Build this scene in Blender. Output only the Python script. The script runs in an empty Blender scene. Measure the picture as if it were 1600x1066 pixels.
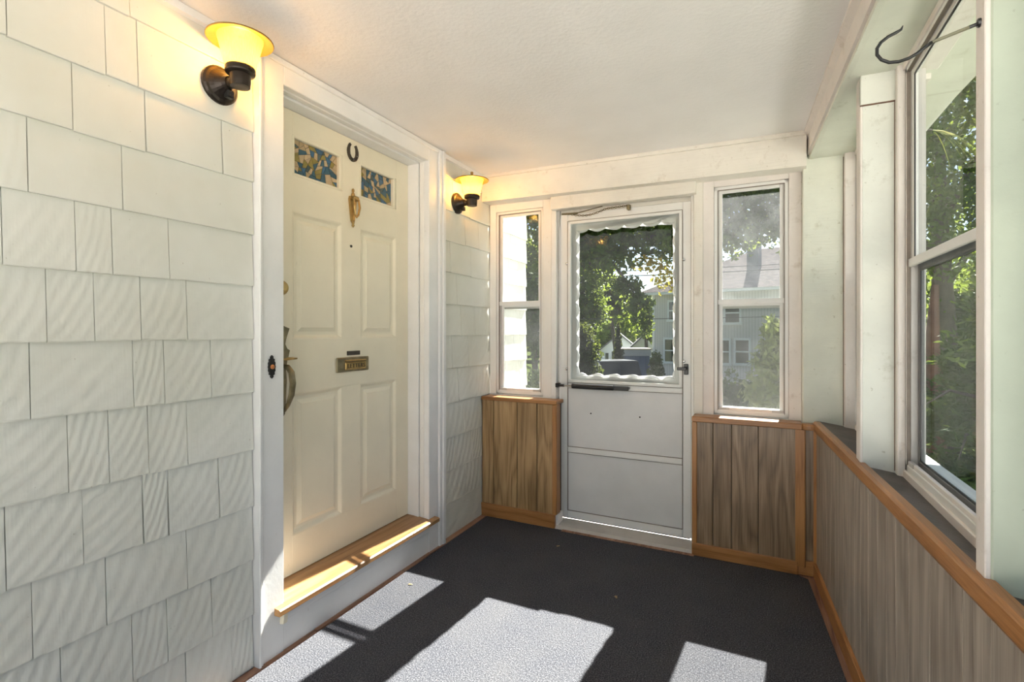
import bpy, bmesh, math, random
import numpy as np
from mathutils import Matrix, Vector

# ------------------------------------------------------------------ camera, sky, sun, exposure
scn = bpy.context.scene
COL = scn.collection
CAM_YAW = math.atan2(380, 800)
cam_d = bpy.data.cameras.new('camera')
cam_d.sensor_width = 36.0
cam_d.lens = 18.0
cam_d.shift_y = -15.0 / 1600.0
cam_d.clip_start = 0.02
cam_d.clip_end = 600
cam = bpy.data.objects.new('camera', cam_d)
COL.objects.link(cam)
cam.location = (0, 0, 1.27)
cam.rotation_euler = (math.radians(90), 0, CAM_YAW)
scn.camera = cam

SUN_DIR = Vector((0.09, 1.10, 1.0)).normalized()
world = bpy.data.worlds.new('sky')
scn.world = world
world.use_nodes = True
wn = world.node_tree.nodes
wl = world.node_tree.links
wn.clear()
sky = wn.new('ShaderNodeTexSky')
sky.sky_type = 'NISHITA'
sky.sun_disc = False
sky.sun_elevation = math.asin(SUN_DIR.z)
sky.sun_rotation = math.atan2(SUN_DIR.x, SUN_DIR.y)
sky.air_density = 1.0
sky.dust_density = 0.4
hsv = wn.new('ShaderNodeHueSaturation')
hsv.inputs['Saturation'].default_value = 0.9
wb = wn.new('ShaderNodeBackground')
wb.inputs['Strength'].default_value = 0.065
wo = wn.new('ShaderNodeOutputWorld')
wl.new(sky.outputs[0], hsv.inputs['Color'])
wl.new(hsv.outputs[0], wb.inputs['Color'])
wl.new(wb.outputs[0], wo.inputs['Surface'])

sun_d = bpy.data.lights.new('sun', 'SUN')
sun_d.energy = 14.0
sun_d.angle = math.radians(0.53)
sun_d.color = (1.0, 0.95, 0.88)
sun = bpy.data.objects.new('sun', sun_d)
COL.objects.link(sun)
sun.rotation_euler = SUN_DIR.to_track_quat('Z', 'Y').to_euler()

vs = scn.view_settings
vs.view_transform = 'Standard'
vs.look = 'None'
vs.exposure = 1.65
vs.gamma = 1.0
vs.use_curve_mapping = False

R = random.Random(7)
NR = np.random.default_rng(11)

# ------------------------------------------------------------------ materials
def nt(name):
    m = bpy.data.materials.new(name)
    m.use_nodes = True
    t = m.node_tree
    t.nodes.clear()
    o = t.nodes.new('ShaderNodeOutputMaterial')
    b = t.nodes.new('ShaderNodeBsdfPrincipled')
    t.links.new(b.outputs[0], o.inputs[0])
    return m, t, b, o

def N(t, kind, **kw):
    n = t.nodes.new(kind)
    for k, v in kw.items():
        setattr(n, k, v)
    return n

def ramp(t, src, stops):
    r = t.nodes.new('ShaderNodeValToRGB')
    e = r.color_ramp.elements
    while len(e) < len(stops):
        e.new(0.5)
    for i, (p, c) in enumerate(stops):
        e[i].position = p
        e[i].color = (*c, 1) if len(c) == 3 else c
    t.links.new(src, r.inputs[0])
    return r.outputs[0]

def pos_rand(t, amount=13.0):
    """world position plus a random offset for each object, so alike pieces differ"""
    g = N(t, 'ShaderNodeNewGeometry')
    oi = N(t, 'ShaderNodeObjectInfo')
    s = N(t, 'ShaderNodeVectorMath', operation='SCALE')
    s.inputs[0].default_value = (1.0, 1.7, 2.3)
    mul = N(t, 'ShaderNodeMath', operation='MULTIPLY')
    mul.inputs[1].default_value = amount
    t.links.new(oi.outputs['Random'], mul.inputs[0])
    t.links.new(mul.outputs[0], s.inputs['Scale'])
    a = N(t, 'ShaderNodeVectorMath', operation='ADD')
    t.links.new(g.outputs['Position'], a.inputs[0])
    t.links.new(s.outputs[0], a.inputs[1])
    return a.outputs[0], oi.outputs['Random']

def world_pos(t):
    return N(t, 'ShaderNodeNewGeometry').outputs['Position']

def mapping(t, vec, scale):
    m = N(t, 'ShaderNodeMapping')
    m.inputs['Scale'].default_value = scale
    t.links.new(vec, m.inputs['Vector'])
    return m.outputs[0]

def noise(t, vec, scale, detail=4, rough=0.55, dist=0.0):
    n = N(t, 'ShaderNodeTexNoise')
    n.inputs['Scale'].default_value = scale
    n.inputs['Detail'].default_value = detail
    n.inputs['Roughness'].default_value = rough
    n.inputs['Distortion'].default_value = dist
    t.links.new(vec, n.inputs['Vector'])
    return n.outputs['Fac']

def bump(t, b, h, strength, dist=0.002):
    n = N(t, 'ShaderNodeBump')
    n.inputs['Strength'].default_value = strength
    n.inputs['Distance'].default_value = dist
    t.links.new(h, n.inputs['Height'])
    t.links.new(n.outputs[0], b.inputs['Normal'])
    return n

def mixc(t, fac, a, b_, mode='MIX'):
    m = N(t, 'ShaderNodeMix', data_type='RGBA', blend_type=mode)
    if isinstance(fac, (int, float)):
        m.inputs[0].default_value = fac
    else:
        t.links.new(fac, m.inputs[0])
    for i, v in ((6, a), (7, b_)):
        if isinstance(v, tuple):
            m.inputs[i].default_value = (*v, 1)
        else:
            t.links.new(v, m.inputs[i])
    return m.outputs[2]

def paint(name, col, var=0.06, rough=0.5, bumps=0.25, dirt=0.0, dirtcol=(0.25, 0.20, 0.14), brush=None, scale=6.0, dirt_at=0.66):
    m, t, b, o = nt(name)
    v = world_pos(t)
    n1 = noise(t, v, scale, 5)
    lo = tuple(c * (1 - var) for c in col)
    hi = tuple(min(1, c * (1 + var)) for c in col)
    c = ramp(t, n1, [(0.3, lo), (0.7, hi)])
    if dirt > 0:
        n2 = noise(t, v, 9, 8, 0.72)
        f = ramp(t, n2, [(dirt_at - 0.06, (0, 0, 0)), (dirt_at + 0.08, (dirt,) * 3)])
        c = mixc(t, f, c, dirtcol)
        n4 = noise(t, v, 55, 3, 0.5)
        f4 = ramp(t, n4, [(0.70, (0, 0, 0)), (0.76, (dirt,) * 3)])
        c = mixc(t, f4, c, dirtcol)
    t.links.new(c, b.inputs['Base Color'])
    b.inputs['Roughness'].default_value = rough
    n3 = noise(t, mapping(t, v, brush) if brush else v, 60 if not brush else 1.0, 4)
    bump(t, b, n3, bumps, 0.002)
    return m

def plain(name, col, rough=0.5, metal=0.0, spec=0.5, var=0.12, bumps=0.1):
    m, t, b, o = nt(name)
    v, rnd = pos_rand(t)
    n1 = noise(t, v, 25, 4)
    c = ramp(t, n1, [(0.3, tuple(x * (1 - var) for x in col)), (0.7, tuple(min(1, x * (1 + var)) for x in col))])
    t.links.new(c, b.inputs['Base Color'])
    b.inputs['Roughness'].default_value = rough
    b.inputs['Metallic'].default_value = metal
    b.inputs['Specular IOR Level'].default_value = spec
    bump(t, b, n1, bumps, 0.001)
    return m

def wood(name, dark, mid, light, axis='z', rough=0.35, scale=1.0, fig=1.0, spec=0.5):
    m, t, b, o = nt(name)
    v, rnd = pos_rand(t)
    st = {'z': (7, 7, 0.9), 'x': (0.9, 9, 9), 'y': (9, 0.9, 9)}[axis]
    mv = mapping(t, v, tuple(s * scale for s in st))
    warp = noise(t, mv, 1.0, 2, 0.4)
    # cathedral figure: contour lines of a stretched noise
    mul = N(t, 'ShaderNodeMath', operation='MULTIPLY')
    mul.inputs[1].default_value = 9.0 * fig
    t.links.new(warp, mul.inputs[0])
    fr = N(t, 'ShaderNodeMath', operation='PINGPONG')
    fr.inputs[1].default_value = 0.5
    t.links.new(mul.outputs[0], fr.inputs[0])
    st2 = {'z': (260, 260, 5), 'x': (5, 260, 260), 'y': (260, 5, 260)}[axis]
    fine = noise(t, mapping(t, v, st2), 1.0, 3, 0.6)
    add = N(t, 'ShaderNodeMath', operation='MULTIPLY_ADD')
    t.links.new(fine, add.inputs[0])
    add.inputs[1].default_value = 0.85
    add.inputs[2].default_value = -0.16
    s2 = N(t, 'ShaderNodeMath', operation='MULTIPLY_ADD')
    t.links.new(fr.outputs[0], s2.inputs[0])
    s2.inputs[1].default_value = 0.62
    t.links.new(add.outputs[0], s2.inputs[2])
    c = ramp(t, s2.outputs[0], [(0.12, dark), (0.42, mid), (0.75, light)])
    big = noise(t, v, 3.0, 2)
    c = mixc(t, ramp(t, big, [(0.35, (0.0,) * 3), (0.75, (0.35,) * 3)]), c, tuple(x * 0.75 for x in dark))
    t.links.new(c, b.inputs['Base Color'])
    b.inputs['Roughness'].default_value = rough
    b.inputs['Specular IOR Level'].default_value = spec
    bump(t, b, s2.outputs[0], 0.12, 0.001)
    return m

def glass(name, haze=0.04, tint=(0.95, 0.97, 0.96), gloss=0.06, hazecol=(0.9, 0.92, 0.95)):
    m = bpy.data.materials.new(name)
    m.use_nodes = True
    t = m.node_tree
    t.nodes.clear()
    o = N(t, 'ShaderNodeOutputMaterial')
    tr = N(t, 'ShaderNodeBsdfTransparent')
    tr.inputs[0].default_value = (*tint, 1)
    gl = N(t, 'ShaderNodeBsdfGlossy')
    gl.inputs['Roughness'].default_value = 0.02
    lw = N(t, 'ShaderNodeLayerWeight')
    lw.inputs[0].default_value = 0.25
    ml = N(t, 'ShaderNodeMath', operation='MULTIPLY_ADD')
    ml.inputs[1].default_value = 2.5 * gloss
    ml.inputs[2].default_value = gloss * 0.2
    t.links.new(lw.outputs['Fresnel'], ml.inputs[0])
    a = N(t, 'ShaderNodeMixShader')
    t.links.new(ml.outputs[0], a.inputs[0])
    t.links.new(tr.outputs[0], a.inputs[1])
    t.links.new(gl.outputs[0], a.inputs[2])
    tl = N(t, 'ShaderNodeBsdfTranslucent')
    tl.inputs[0].default_value = (*hazecol, 1)
    df = N(t, 'ShaderNodeBsdfDiffuse')
    df.inputs[0].default_value = (*hazecol, 1)
    hz = N(t, 'ShaderNodeMixShader')
    hz.inputs[0].default_value = 0.4
    t.links.new(tl.outputs[0], hz.inputs[1])
    t.links.new(df.outputs[0], hz.inputs[2])
    v = world_pos(t)
    f = ramp(t, noise(t, v, 7, 6, 0.65), [(0.3, (haze * 0.6,) * 3), (0.75, (haze * 1.5,) * 3)])
    c = N(t, 'ShaderNodeMixShader')
    t.links.new(f, c.inputs[0])
    t.links.new(a.outputs[0], c.inputs[1])
    t.links.new(hz.outputs[0], c.inputs[2])
    t.links.new(c.outputs[0], o.inputs[0])
    return m

def leafmat(name, c1, c2, c3=None, trans=0.35, scale=1.3):
    m = bpy.data.materials.new(name)
    m.use_nodes = True
    t = m.node_tree
    t.nodes.clear()
    o = N(t, 'ShaderNodeOutputMaterial')
    v = world_pos(t)
    n1 = noise(t, v, scale, 6, 0.7)
    stops = [(0.32, c1), (0.56, c2)]
    if c3:
        stops.append((0.72, c3))
    c = ramp(t, n1, stops)
    b = N(t, 'ShaderNodeBsdfPrincipled')
    b.inputs['Roughness'].default_value = 0.6
    b.inputs['Specular IOR Level'].default_value = 0.08
    t.links.new(c, b.inputs['Base Color'])
    tl = N(t, 'ShaderNodeBsdfTranslucent')
    t.links.new(mixc(t, 0.5, c, (0.35, 0.42, 0.06)), tl.inputs[0])
    mx = N(t, 'ShaderNodeMixShader')
    mx.inputs[0].default_value = trans
    t.links.new(b.outputs[0], mx.inputs[1])
    t.links.new(tl.outputs[0], mx.inputs[2])
    t.links.new(mx.outputs[0], o.inputs[0])
    return m

def shingle_mat(name, col):
    m, t, b, o = nt(name)
    v, rnd = pos_rand(t, 7.0)
    g = world_pos(t)
    big = noise(t, g, 2.5, 4)
    c = ramp(t, big, [(0.3, (col[0] * 0.90, col[1] * 0.89, col[2] * 0.85)), (0.7, tuple(min(1, x * 1.04) for x in col))])
    sp = noise(t, g, 70, 3, 0.5)
    c = mixc(t, ramp(t, sp, [(0.73, (0,) * 3), (0.78, (0.45,) * 3)]), c, (0.30, 0.26, 0.20))
    t.links.new(c, b.inputs['Base Color'])
    b.inputs['Roughness'].default_value = 0.55
    # weathered, sweeping grain ridges: arcs about a pith off to one side of each shingle
    tc = N(t, 'ShaderNodeTexCoord')
    ctr = N(t, 'ShaderNodeCombineXYZ')
    for k, (lo_v, hi_v) in enumerate(((0, 0), (0.15, 0.55), (-0.45, -0.22))):
        q = N(t, 'ShaderNodeMapRange')
        q.inputs[3].default_value = lo_v
        q.inputs[4].default_value = hi_v
        if k == 2:
            fr = N(t, 'ShaderNodeMath', operation='FRACT')
            ml = N(t, 'ShaderNodeMath', operation='MULTIPLY')
            ml.inputs[1].default_value = 17.3
            t.links.new(rnd, ml.inputs[0]); t.links.new(ml.outputs[0], fr.inputs[0])
            t.links.new(fr.outputs[0], q.inputs[0])
        else:
            t.links.new(rnd, q.inputs[0])
        t.links.new(q.outputs[0], ctr.inputs[k])
    mp = mapping(t, tc.outputs['Object'], (0.0, 0.17, 1.0))
    ad = N(t, 'ShaderNodeVectorMath', operation='ADD')
    t.links.new(mp, ad.inputs[0]); t.links.new(ctr.outputs[0], ad.inputs[1])
    w = N(t, 'ShaderNodeTexWave', wave_type='RINGS', rings_direction='X')
    w.inputs['Scale'].default_value = 8.0
    w.inputs['Distortion'].default_value = 1.6
    w.inputs['Detail'].default_value = 2.0
    w.inputs['Detail Scale'].default_value = 3.0
    t.links.new(ad.outputs[0], w.inputs['Vector'])
    fine = noise(t, mapping(t, v, (200, 200, 6)), 1.0, 3)
    mx = N(t, 'ShaderNodeMath', operation='MULTIPLY_ADD')
    t.links.new(fine, mx.inputs[0])
    mx.inputs[1].default_value = 0.30
    t.links.new(w.outputs['Fac'], mx.inputs[2])
    bn = bump(t, b, mx.outputs[0], 0.42, 0.003)
    # lower courses are more weathered than those under the ceiling
    sep = N(t, 'ShaderNodeSeparateXYZ')
    t.links.new(g, sep.inputs[0])
    mr = N(t, 'ShaderNodeMapRange')
    mr.inputs[1].default_value = 0.2
    mr.inputs[2].default_value = 1.9
    mr.inputs[3].default_value = 0.68
    mr.inputs[4].default_value = 0.14
    t.links.new(sep.outputs['Z'], mr.inputs[0])
    t.links.new(mr.outputs[0], bn.inputs['Strength'])
    return m

def carpet_mat():
    m, t, b, o = nt('carpet_loop')
    v = world_pos(t)
    vo = N(t, 'ShaderNodeTexVoronoi')
    vo.inputs['Scale'].default_value = 170
    t.links.new(v, vo.inputs['Vector'])
    n1 = noise(t, v, 190, 4, 0.75)
    n2 = noise(t, v, 5, 5, 0.6)
    c = ramp(t, n1, [(0.36, (0.016, 0.017, 0.022)), (0.52, (0.060, 0.062, 0.074)), (0.68, (0.20, 0.20, 0.215))])
    c = mixc(t, ramp(t, n2, [(0.35, (0,) * 3), (0.7, (0.30,) * 3)]), c, (0.095, 0.093, 0.095))
    lint = noise(t, v, 120, 2, 0.4)
    c = mixc(t, ramp(t, lint, [(0.76, (0,) * 3), (0.80, (0.5,) * 3)]), c, (0.35, 0.33, 0.3))
    t.links.new(c, b.inputs['Base Color'])
    b.inputs['Roughness'].default_value = 0.95
    b.inputs['Specular IOR Level'].default_value = 0.1
    bump(t, b, vo.outputs['Distance'], 0.5, 0.004)
    return m

M = {}
M['shingle'] = shingle_mat('painted_shingle', (0.72, 0.72, 0.665))
M['white'] = paint('white_trim_paint', (0.80, 0.785, 0.75), 0.04, 0.45, 0.25, 0.35, (0.45, 0.38, 0.30), dirt_at=0.70)
M['casing'] = paint('white_casing_paint', (0.80, 0.795, 0.78), 0.04, 0.4, 0.2, 0.30, (0.45, 0.40, 0.33), dirt_at=0.72)
M['cream'] = paint('cream_door_paint', (0.80, 0.735, 0.575), 0.03, 0.35, 0.12, 0.15, (0.45, 0.35, 0.2), dirt_at=0.76)
M['header'] = paint('cream_beam_paint', (0.77, 0.735, 0.665), 0.05, 0.5, 0.7, 0.45, (0.42, 0.34, 0.25), brush=(6, 6, 160), dirt_at=0.64)
M['green'] = paint('pale_green_paint', (0.71, 0.725, 0.635), 0.06, 0.5, 0.8, 0.55, (0.35, 0.33, 0.22), brush=(8, 8, 150), dirt_at=0.64)
M['greenplain'] = paint('pale_green_post_paint', (0.70, 0.71, 0.65), 0.06, 0.5, 0.4, 0.50, (0.33, 0.31, 0.22), dirt_at=0.65)
M['pinkwhite'] = paint('pinkish_white_paint', (0.77, 0.72, 0.68), 0.05, 0.5, 0.4, 0.50, (0.40, 0.32, 0.24), dirt_at=0.65)
M['ceiling'] = paint('stucco_ceiling_paint', (0.88, 0.86, 0.845), 0.03, 0.8, 0.9, scale=3)
M['alu'] = paint('white_aluminium', (0.78, 0.775, 0.755), 0.03, 0.35, 0.06, 0.25, (0.45, 0.40, 0.33), dirt_at=0.72)
M['alupanel'] = paint('grey_white_door_panel', (0.72, 0.715, 0.71), 0.04, 0.45, 0.15, 0.22, (0.42, 0.38, 0.33), dirt_at=0.72)
M['scallop'] = paint('white_scallop_edge', (0.62, 0.61, 0.605), 0.04, 0.4, 0.1)
M['sillalu'] = paint('worn_sill_metal', (0.50, 0.48, 0.46), 0.12, 0.4, 0.3, 0.5, (0.2, 0.17, 0.13))
M['plank'] = wood('wood_grain_panel', (0.20, 0.115, 0.05), (0.45, 0.285, 0.135), (0.60, 0.41, 0.215), 'z', 0.30)
M['plankgrey'] = wood('grey_brown_wood_grain_panel', (0.125, 0.078, 0.045), (0.285, 0.192, 0.115), (0.43, 0.31, 0.205), 'z', 0.33)  # darker, greyer wood tones than the left panelling
M['plankside'] = wood('reflection_grey_wood_panel', (0.20, 0.16, 0.125), (0.38, 0.325, 0.27), (0.54, 0.475, 0.40), 'z', 0.38, fig=0.7)  # grey of glossy reflections is mixed into these side panel colours
M['trimx'] = wood('orange_trim_wood_x', (0.25, 0.105, 0.03), (0.42, 0.19, 0.065), (0.52, 0.26, 0.10), 'x', 0.35, fig=0.5)
M['trimy'] = wood('orange_trim_wood_y', (0.25, 0.105, 0.03), (0.42, 0.19, 0.065), (0.52, 0.26, 0.10), 'y', 0.35, fig=0.5)
M['trimz'] = wood('orange_trim_wood_z', (0.27, 0.115, 0.035), (0.45, 0.21, 0.07), (0.55, 0.28, 0.11), 'z', 0.35, fig=0.4)
M['oak'] = wood('oak_threshold_wood', (0.22, 0.10, 0.035), (0.36, 0.19, 0.075), (0.45, 0.265, 0.12), 'y', 0.3, fig=0.7)
M['redfloor'] = wood('reddish_floor_wood', (0.16, 0.075, 0.045), (0.32, 0.165, 0.105), (0.45, 0.28, 0.20), 'y', 0.7, fig=0.8)
M['ledge'] = paint('weathered_dark_ledge', (0.085, 0.068, 0.058), 0.35, 0.45, 0.5, 0.5, (0.05, 0.035, 0.025), scale=11, dirt_at=0.6)
M['dark'] = plain('dark_gap', (0.03, 0.027, 0.025), 0.9)
M['carpet'] = carpet_mat()
M['bronze'] = plain('black_bronze', (0.035, 0.027, 0.022), 0.35, 0.6, bumps=0.15)
M['brass'] = plain('aged_brass', (0.42, 0.29, 0.12), 0.32, 1.0, var=0.25, bumps=0.2)
M['brassdark'] = plain('tarnished_brass', (0.25, 0.21, 0.13), 0.4, 0.9, var=0.3, bumps=0.2)
M['iron'] = plain('dull_iron', (0.085, 0.07, 0.055), 0.5, 0.7, var=0.3, bumps=0.3)
M['black'] = plain('black_enamel', (0.015, 0.015, 0.016), 0.3, 0.0)
M['steel'] = plain('bright_steel', (0.6, 0.6, 0.6), 0.25, 1.0)
M['copper'] = plain('copper_button', (0.55, 0.22, 0.08), 0.4, 0.4)
M['capgold'] = plain('amber_lamp_cap', (0.33, 0.22, 0.07), 0.4, 0.5)
M['glass'] = glass('window_glass', 0.008, gloss=0.02)
M['glassdoor'] = glass('storm_door_glass', 0.005, gloss=0.015)
M['glasshazy'] = glass('dusty_window_glass', 0.028, gloss=0.02)
M['glassside'] = glass('side_window_glass', 0.003, gloss=0.06)
M['screen'] = glass('insect_screen', 0.018, (0.86, 0.86, 0.86), 0.0, (0.45, 0.45, 0.45))
M['screendark'] = glass('dark_insect_screen', 0.35, (0.8, 0.8, 0.8), 0.0, (0.12, 0.12, 0.12))
M['greyframe'] = plain('grey_sash_metal', (0.16, 0.16, 0.16), 0.5)
M['seam'] = plain('grimy_seam', (0.24, 0.205, 0.175), 0.9)
M['gapbrown'] = plain('brown_paint_gap', (0.16, 0.09, 0.06), 0.9)
M['worn'] = plain('worn_khaki', (0.24, 0.23, 0.16), 0.6)
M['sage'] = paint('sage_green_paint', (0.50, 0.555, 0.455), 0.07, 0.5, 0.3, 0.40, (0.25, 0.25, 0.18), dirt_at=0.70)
M['lead'] = plain('lead_came', (0.02, 0.02, 0.022), 0.5)
for k, c in dict(sg_teal=(0.035, 0.095, 0.13), sg_blue=(0.045, 0.12, 0.20), sg_slate=(0.06, 0.09, 0.085),
                 sg_beige=(0.50, 0.37, 0.22), sg_sand=(0.42, 0.32, 0.18), sg_olive=(0.25, 0.20, 0.055)).items():
    M[k] = plain('stained_' + k[3:], c, 0.15, 0.0, 0.6, 0.15, 0.05)

def shade_mat():
    m, t, b, o = nt('ribbed_lamp_glass')
    b.inputs['Base Color'].default_value = (0.90, 0.72, 0.38, 1)
    b.inputs['Roughness'].default_value = 0.3
    tl = N(t, 'ShaderNodeBsdfTranslucent')
    tl.inputs[0].default_value = (0.85, 0.58, 0.22, 1)
    mx = N(t, 'ShaderNodeMixShader')
    mx.inputs[0].default_value = 0.6
    t.links.new(b.outputs[0], mx.inputs[1])
    t.links.new(tl.outputs[0], mx.inputs[2])
    tr = N(t, 'ShaderNodeBsdfTransparent')
    tr.inputs[0].default_value = (1.0, 0.86, 0.55, 1)
    m2 = N(t, 'ShaderNodeMixShader')
    m2.inputs[0].default_value = 0.62
    t.links.new(mx.outputs[0], m2.inputs[1])
    t.links.new(tr.outputs[0], m2.inputs[2])
    t.links.new(m2.outputs[0], o.inputs[0])
    return m
M['shade'] = shade_mat()

# ------------------------------------------------------------------ mesh helpers
def bm_box(bm, x0, x1, y0, y1, z0, z1, bev=0.0):
    mat = Matrix.Translation(((x0 + x1) / 2, (y0 + y1) / 2, (z0 + z1) / 2)) @ Matrix.Diagonal((abs(x1 - x0), abs(y1 - y0), abs(z1 - z0), 1))
    r = bmesh.ops.create_cube(bm, size=1.0, matrix=mat)
    if bev > 0:
        es = list({e for v in r['verts'] for e in v.link_edges})
        bmesh.ops.bevel(bm, geom=es, offset=bev, segments=1, affect='EDGES', profile=0.5)

def bm_prism(bm, poly, f, c0, c1):
    """extrude a polygon [(a,b)] from c0 to c1; f(a,b,c) gives the point"""
    lo = [bm.verts.new(f(a, b, c0)) for a, b in poly]
    hi = [bm.verts.new(f(a, b, c1)) for a, b in poly]
    n = len(poly)
    bm.faces.new(lo)
    bm.faces.new(hi[::-1])
    for i in range(n):
        bm.faces.new((lo[i], lo[(i + 1) % n], hi[(i + 1) % n], hi[i]))

def bm_tube(bm, pts, rad, n=8, closed=False):
    pts = [Vector(p) for p in pts]
    m = len(pts)
    rads = rad if isinstance(rad, (list, tuple)) else [rad] * m
    rings = []
    ref = None
    for i, p in enumerate(pts):
        if closed:
            d = pts[(i + 1) % m] - pts[i - 1]
        else:
            d = pts[min(i + 1, m - 1)] - pts[max(i - 1, 0)]
        d.normalize()
        if ref is None:
            ref = Vector((0, 0, 1)) if abs(d.z) < 0.9 else Vector((1, 0, 0))
        a = d.cross(ref).normalized()
        b_ = a.cross(d).normalized()
        ref = b_
        rings.append([bm.verts.new(p + (a * math.cos(2 * math.pi * k / n) + b_ * math.sin(2 * math.pi * k / n)) * rads[i]) for k in range(n)])
    rng = m if closed else m - 1
    for i in range(rng):
        A, B = rings[i], rings[(i + 1) % m]
        for k in range(n):
            bm.faces.new((A[k], A[(k + 1) % n], B[(k + 1) % n], B[k]))
    if not closed:
        bm.faces.new(rings[0][::-1])
        bm.faces.new(rings[-1])

def bm_lathe(bm, prof, n=24, f=lambda x, y, z: (x, y, z), cap=True, rib=0.0):
    rings = []
    for r, z in prof:
        ring = []
        for k in range(n):
            rr = r * (1 + (rib if k % 2 else 0))
            ring.append(bm.verts.new(f(rr * math.cos(2 * math.pi * k / n), rr * math.sin(2 * math.pi * k / n), z)))
        rings.append(ring)
    for A, B in zip(rings, rings[1:]):
        for k in range(n):
            bm.faces.new((A[k], A[(k + 1) % n], B[(k + 1) % n], B[k]))
    if cap:
        bm.faces.new(rings[0][::-1])
        bm.faces.new(rings[-1])

def obj(name, bm, mat, parent=None, X=None, smooth=False, recalc=True):
    if X is not None:
        bmesh.ops.transform(bm, matrix=X, verts=bm.verts)
    if recalc:
        bmesh.ops.recalc_face_normals(bm, faces=bm.faces)
    me = bpy.data.meshes.new(name)
    bm.to_mesh(me)
    bm.free()
    if mat is not None:
        me.materials.append(M[mat] if isinstance(mat, str) else mat)
    if smooth:
        me.shade_smooth()
    o = bpy.data.objects.new(name, me)
    COL.objects.link(o)
    if parent is not None:
        o.parent = parent
    return o

def box(name, x0, x1, y0, y1, z0, z1, mat, parent=None, X=None, bev=0.003):
    bm = bmesh.new()
    bm_box(bm, x0, x1, y0, y1, z0, z1, bev)
    return obj(name, bm, mat, parent, X)

def boxes(name, lst, mat, parent=None, X=None, bev=0.003):
    bm = bmesh.new()
    for b in lst:
        bm_box(bm, *b, bev)
    return obj(name, bm, mat, parent, X)

def tag(o, label=None, cat=None, group=None, kind=None):
    if label: o['label'] = label
    if cat: o['category'] = cat
    if group: o['group'] = group
    if kind: o['kind'] = kind
    return o

def struct(o, label, cat):
    return tag(o, label, cat, kind='structure')

def empty(name, loc=(0, 0, 0)):
    o = bpy.data.objects.new(name, None)
    COL.objects.link(o)
    o.location = loc
    o.empty_display_size = 0.1
    return o

def link_copy(src, parent, loc=None):
    c = src.copy()
    COL.objects.link(c)
    c.parent = parent
    if loc is not None:
        c.location = loc
    return c

# ------------------------------------------------------------------ frames of reference
XL = -1.722                               # face of the left wall behind its shingles
OB = Vector((-1.713, 3.119, 0))           # left back corner; back wall runs slightly out of square
TB = -math.atan2(0.055, 1.9)
XB = Matrix.Translation(OB) @ Matrix.Rotation(TB, 4, 'Z')     # (u along, v outward, z)
TR = math.atan2(0.0575, 1.0)
XR = Matrix.Translation((0.326, 2.2, 0)) @ Matrix.Rotation(TR, 4, 'Z')   # x outward, y along the right wall
Y_REAR = -1.3

def ceil_z(x):
    return 2.35 - 0.018 * (x + 1.71)

# ------------------------------------------------------------------ floor, carpet, ceiling
struct(box('floor', -1.90, 0.62, Y_REAR, 3.35, -0.16, -0.008, 'redfloor', bev=0), 'reddish wooden porch floor showing along the carpet edges', 'floor')
bm = bmesh.new()
cp = [(-1.668, Y_REAR), (0.48, Y_REAR), (0.30, 2.2), (0.245, 3.02), (0.19, 3.058), (-0.33, 3.072), (-1.17, 3.096), (-1.668, 3.105)]
bm_prism(bm, cp, lambda a, b, c: (a, b, c), -0.008, 0.0)
tag(obj('carpet', bm, 'carpet'), 'dark charcoal loop carpet covering the porch floor', 'carpet')

bm = bmesh.new()
v = []
for dz in (0, 0.14):
    for x, y in ((-1.90, Y_REAR), (0.64, Y_REAR), (0.64, 3.34), (-1.90, 3.34)):
        v.append(bm.verts.new((x, y, ceil_z(x) + dz)))
bm.faces.new(v[:4]); bm.faces.new(v[4:][::-1])
for i in range(4):
    bm.faces.new((v[i], v[(i + 1) % 4], v[4 + (i + 1) % 4], v[4 + i]))
struct(obj('ceiling', bm, 'ceiling'), 'warm white stucco porch ceiling', 'ceiling')

# ------------------------------------------------------------------ left wall with shingles
DY0, DY1, DZ0, DZ1 = 1.448, 2.470, 0.18, 2.262      # opening for the front door
wall_left = boxes('wall_left', [
    (XL - 0.14, XL, Y_REAR, DY0, -0.9, 2.6), (XL - 0.14, XL, DY1, 3.89, -0.9, 2.6),
    (XL - 0.14, XL, DY0, DY1, DZ1, 2.6), (XL - 0.14, XL, DY0, DY1, -0.9, DZ0 - 0.01)], 'casing', bev=0)
struct(wall_left, 'house wall clad in pale painted shingles around the cream door', 'wall')

ZC = [2.225, 2.02, 1.83, 1.635, 1.44, 1.243, 1.04, 0.825, 0.612, 0.41, 0.205, 0.004]
def shingle_mesh(name, h, mat):
    bm = bmesh.new()
    p = [(0, 0), (0.0135, 0), (0.0145, 0.004), (0.003, h), (0, h)]
    bm_prism(bm, p, lambda a, b, c: (a, c, b), 0.0, 1.0)
    bmesh.ops.recalc_face_normals(bm, faces=bm.faces)
    me = bpy.data.meshes.new(name)
    bm.to_mesh(me); bm.free()
    me.materials.append(M[mat])
    return me
SH = {}
def shingle(y0, y1, zb, zt, mat='shingle', gap=0.003):
    h = round(zt - zb, 3)
    key = (h, mat)
    if key not in SH:
        SH[key] = shingle_mesh('shingle', h, mat)
    o = bpy.data.objects.new('shingle', SH[key])
    COL.objects.link(o)
    o.parent = wall_left
    o.location = (XL + R.uniform(-0.001, 0.0012), y0 + gap / 2, zb + R.uniform(-0.0025, 0.0025) * (zb > 0.05))
    o.scale = (1, y1 - y0 - gap, 1)
    o.rotation_euler = (R.uniform(-0.004, 0.004) * (zb > 0.05), 0, 0)

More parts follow.
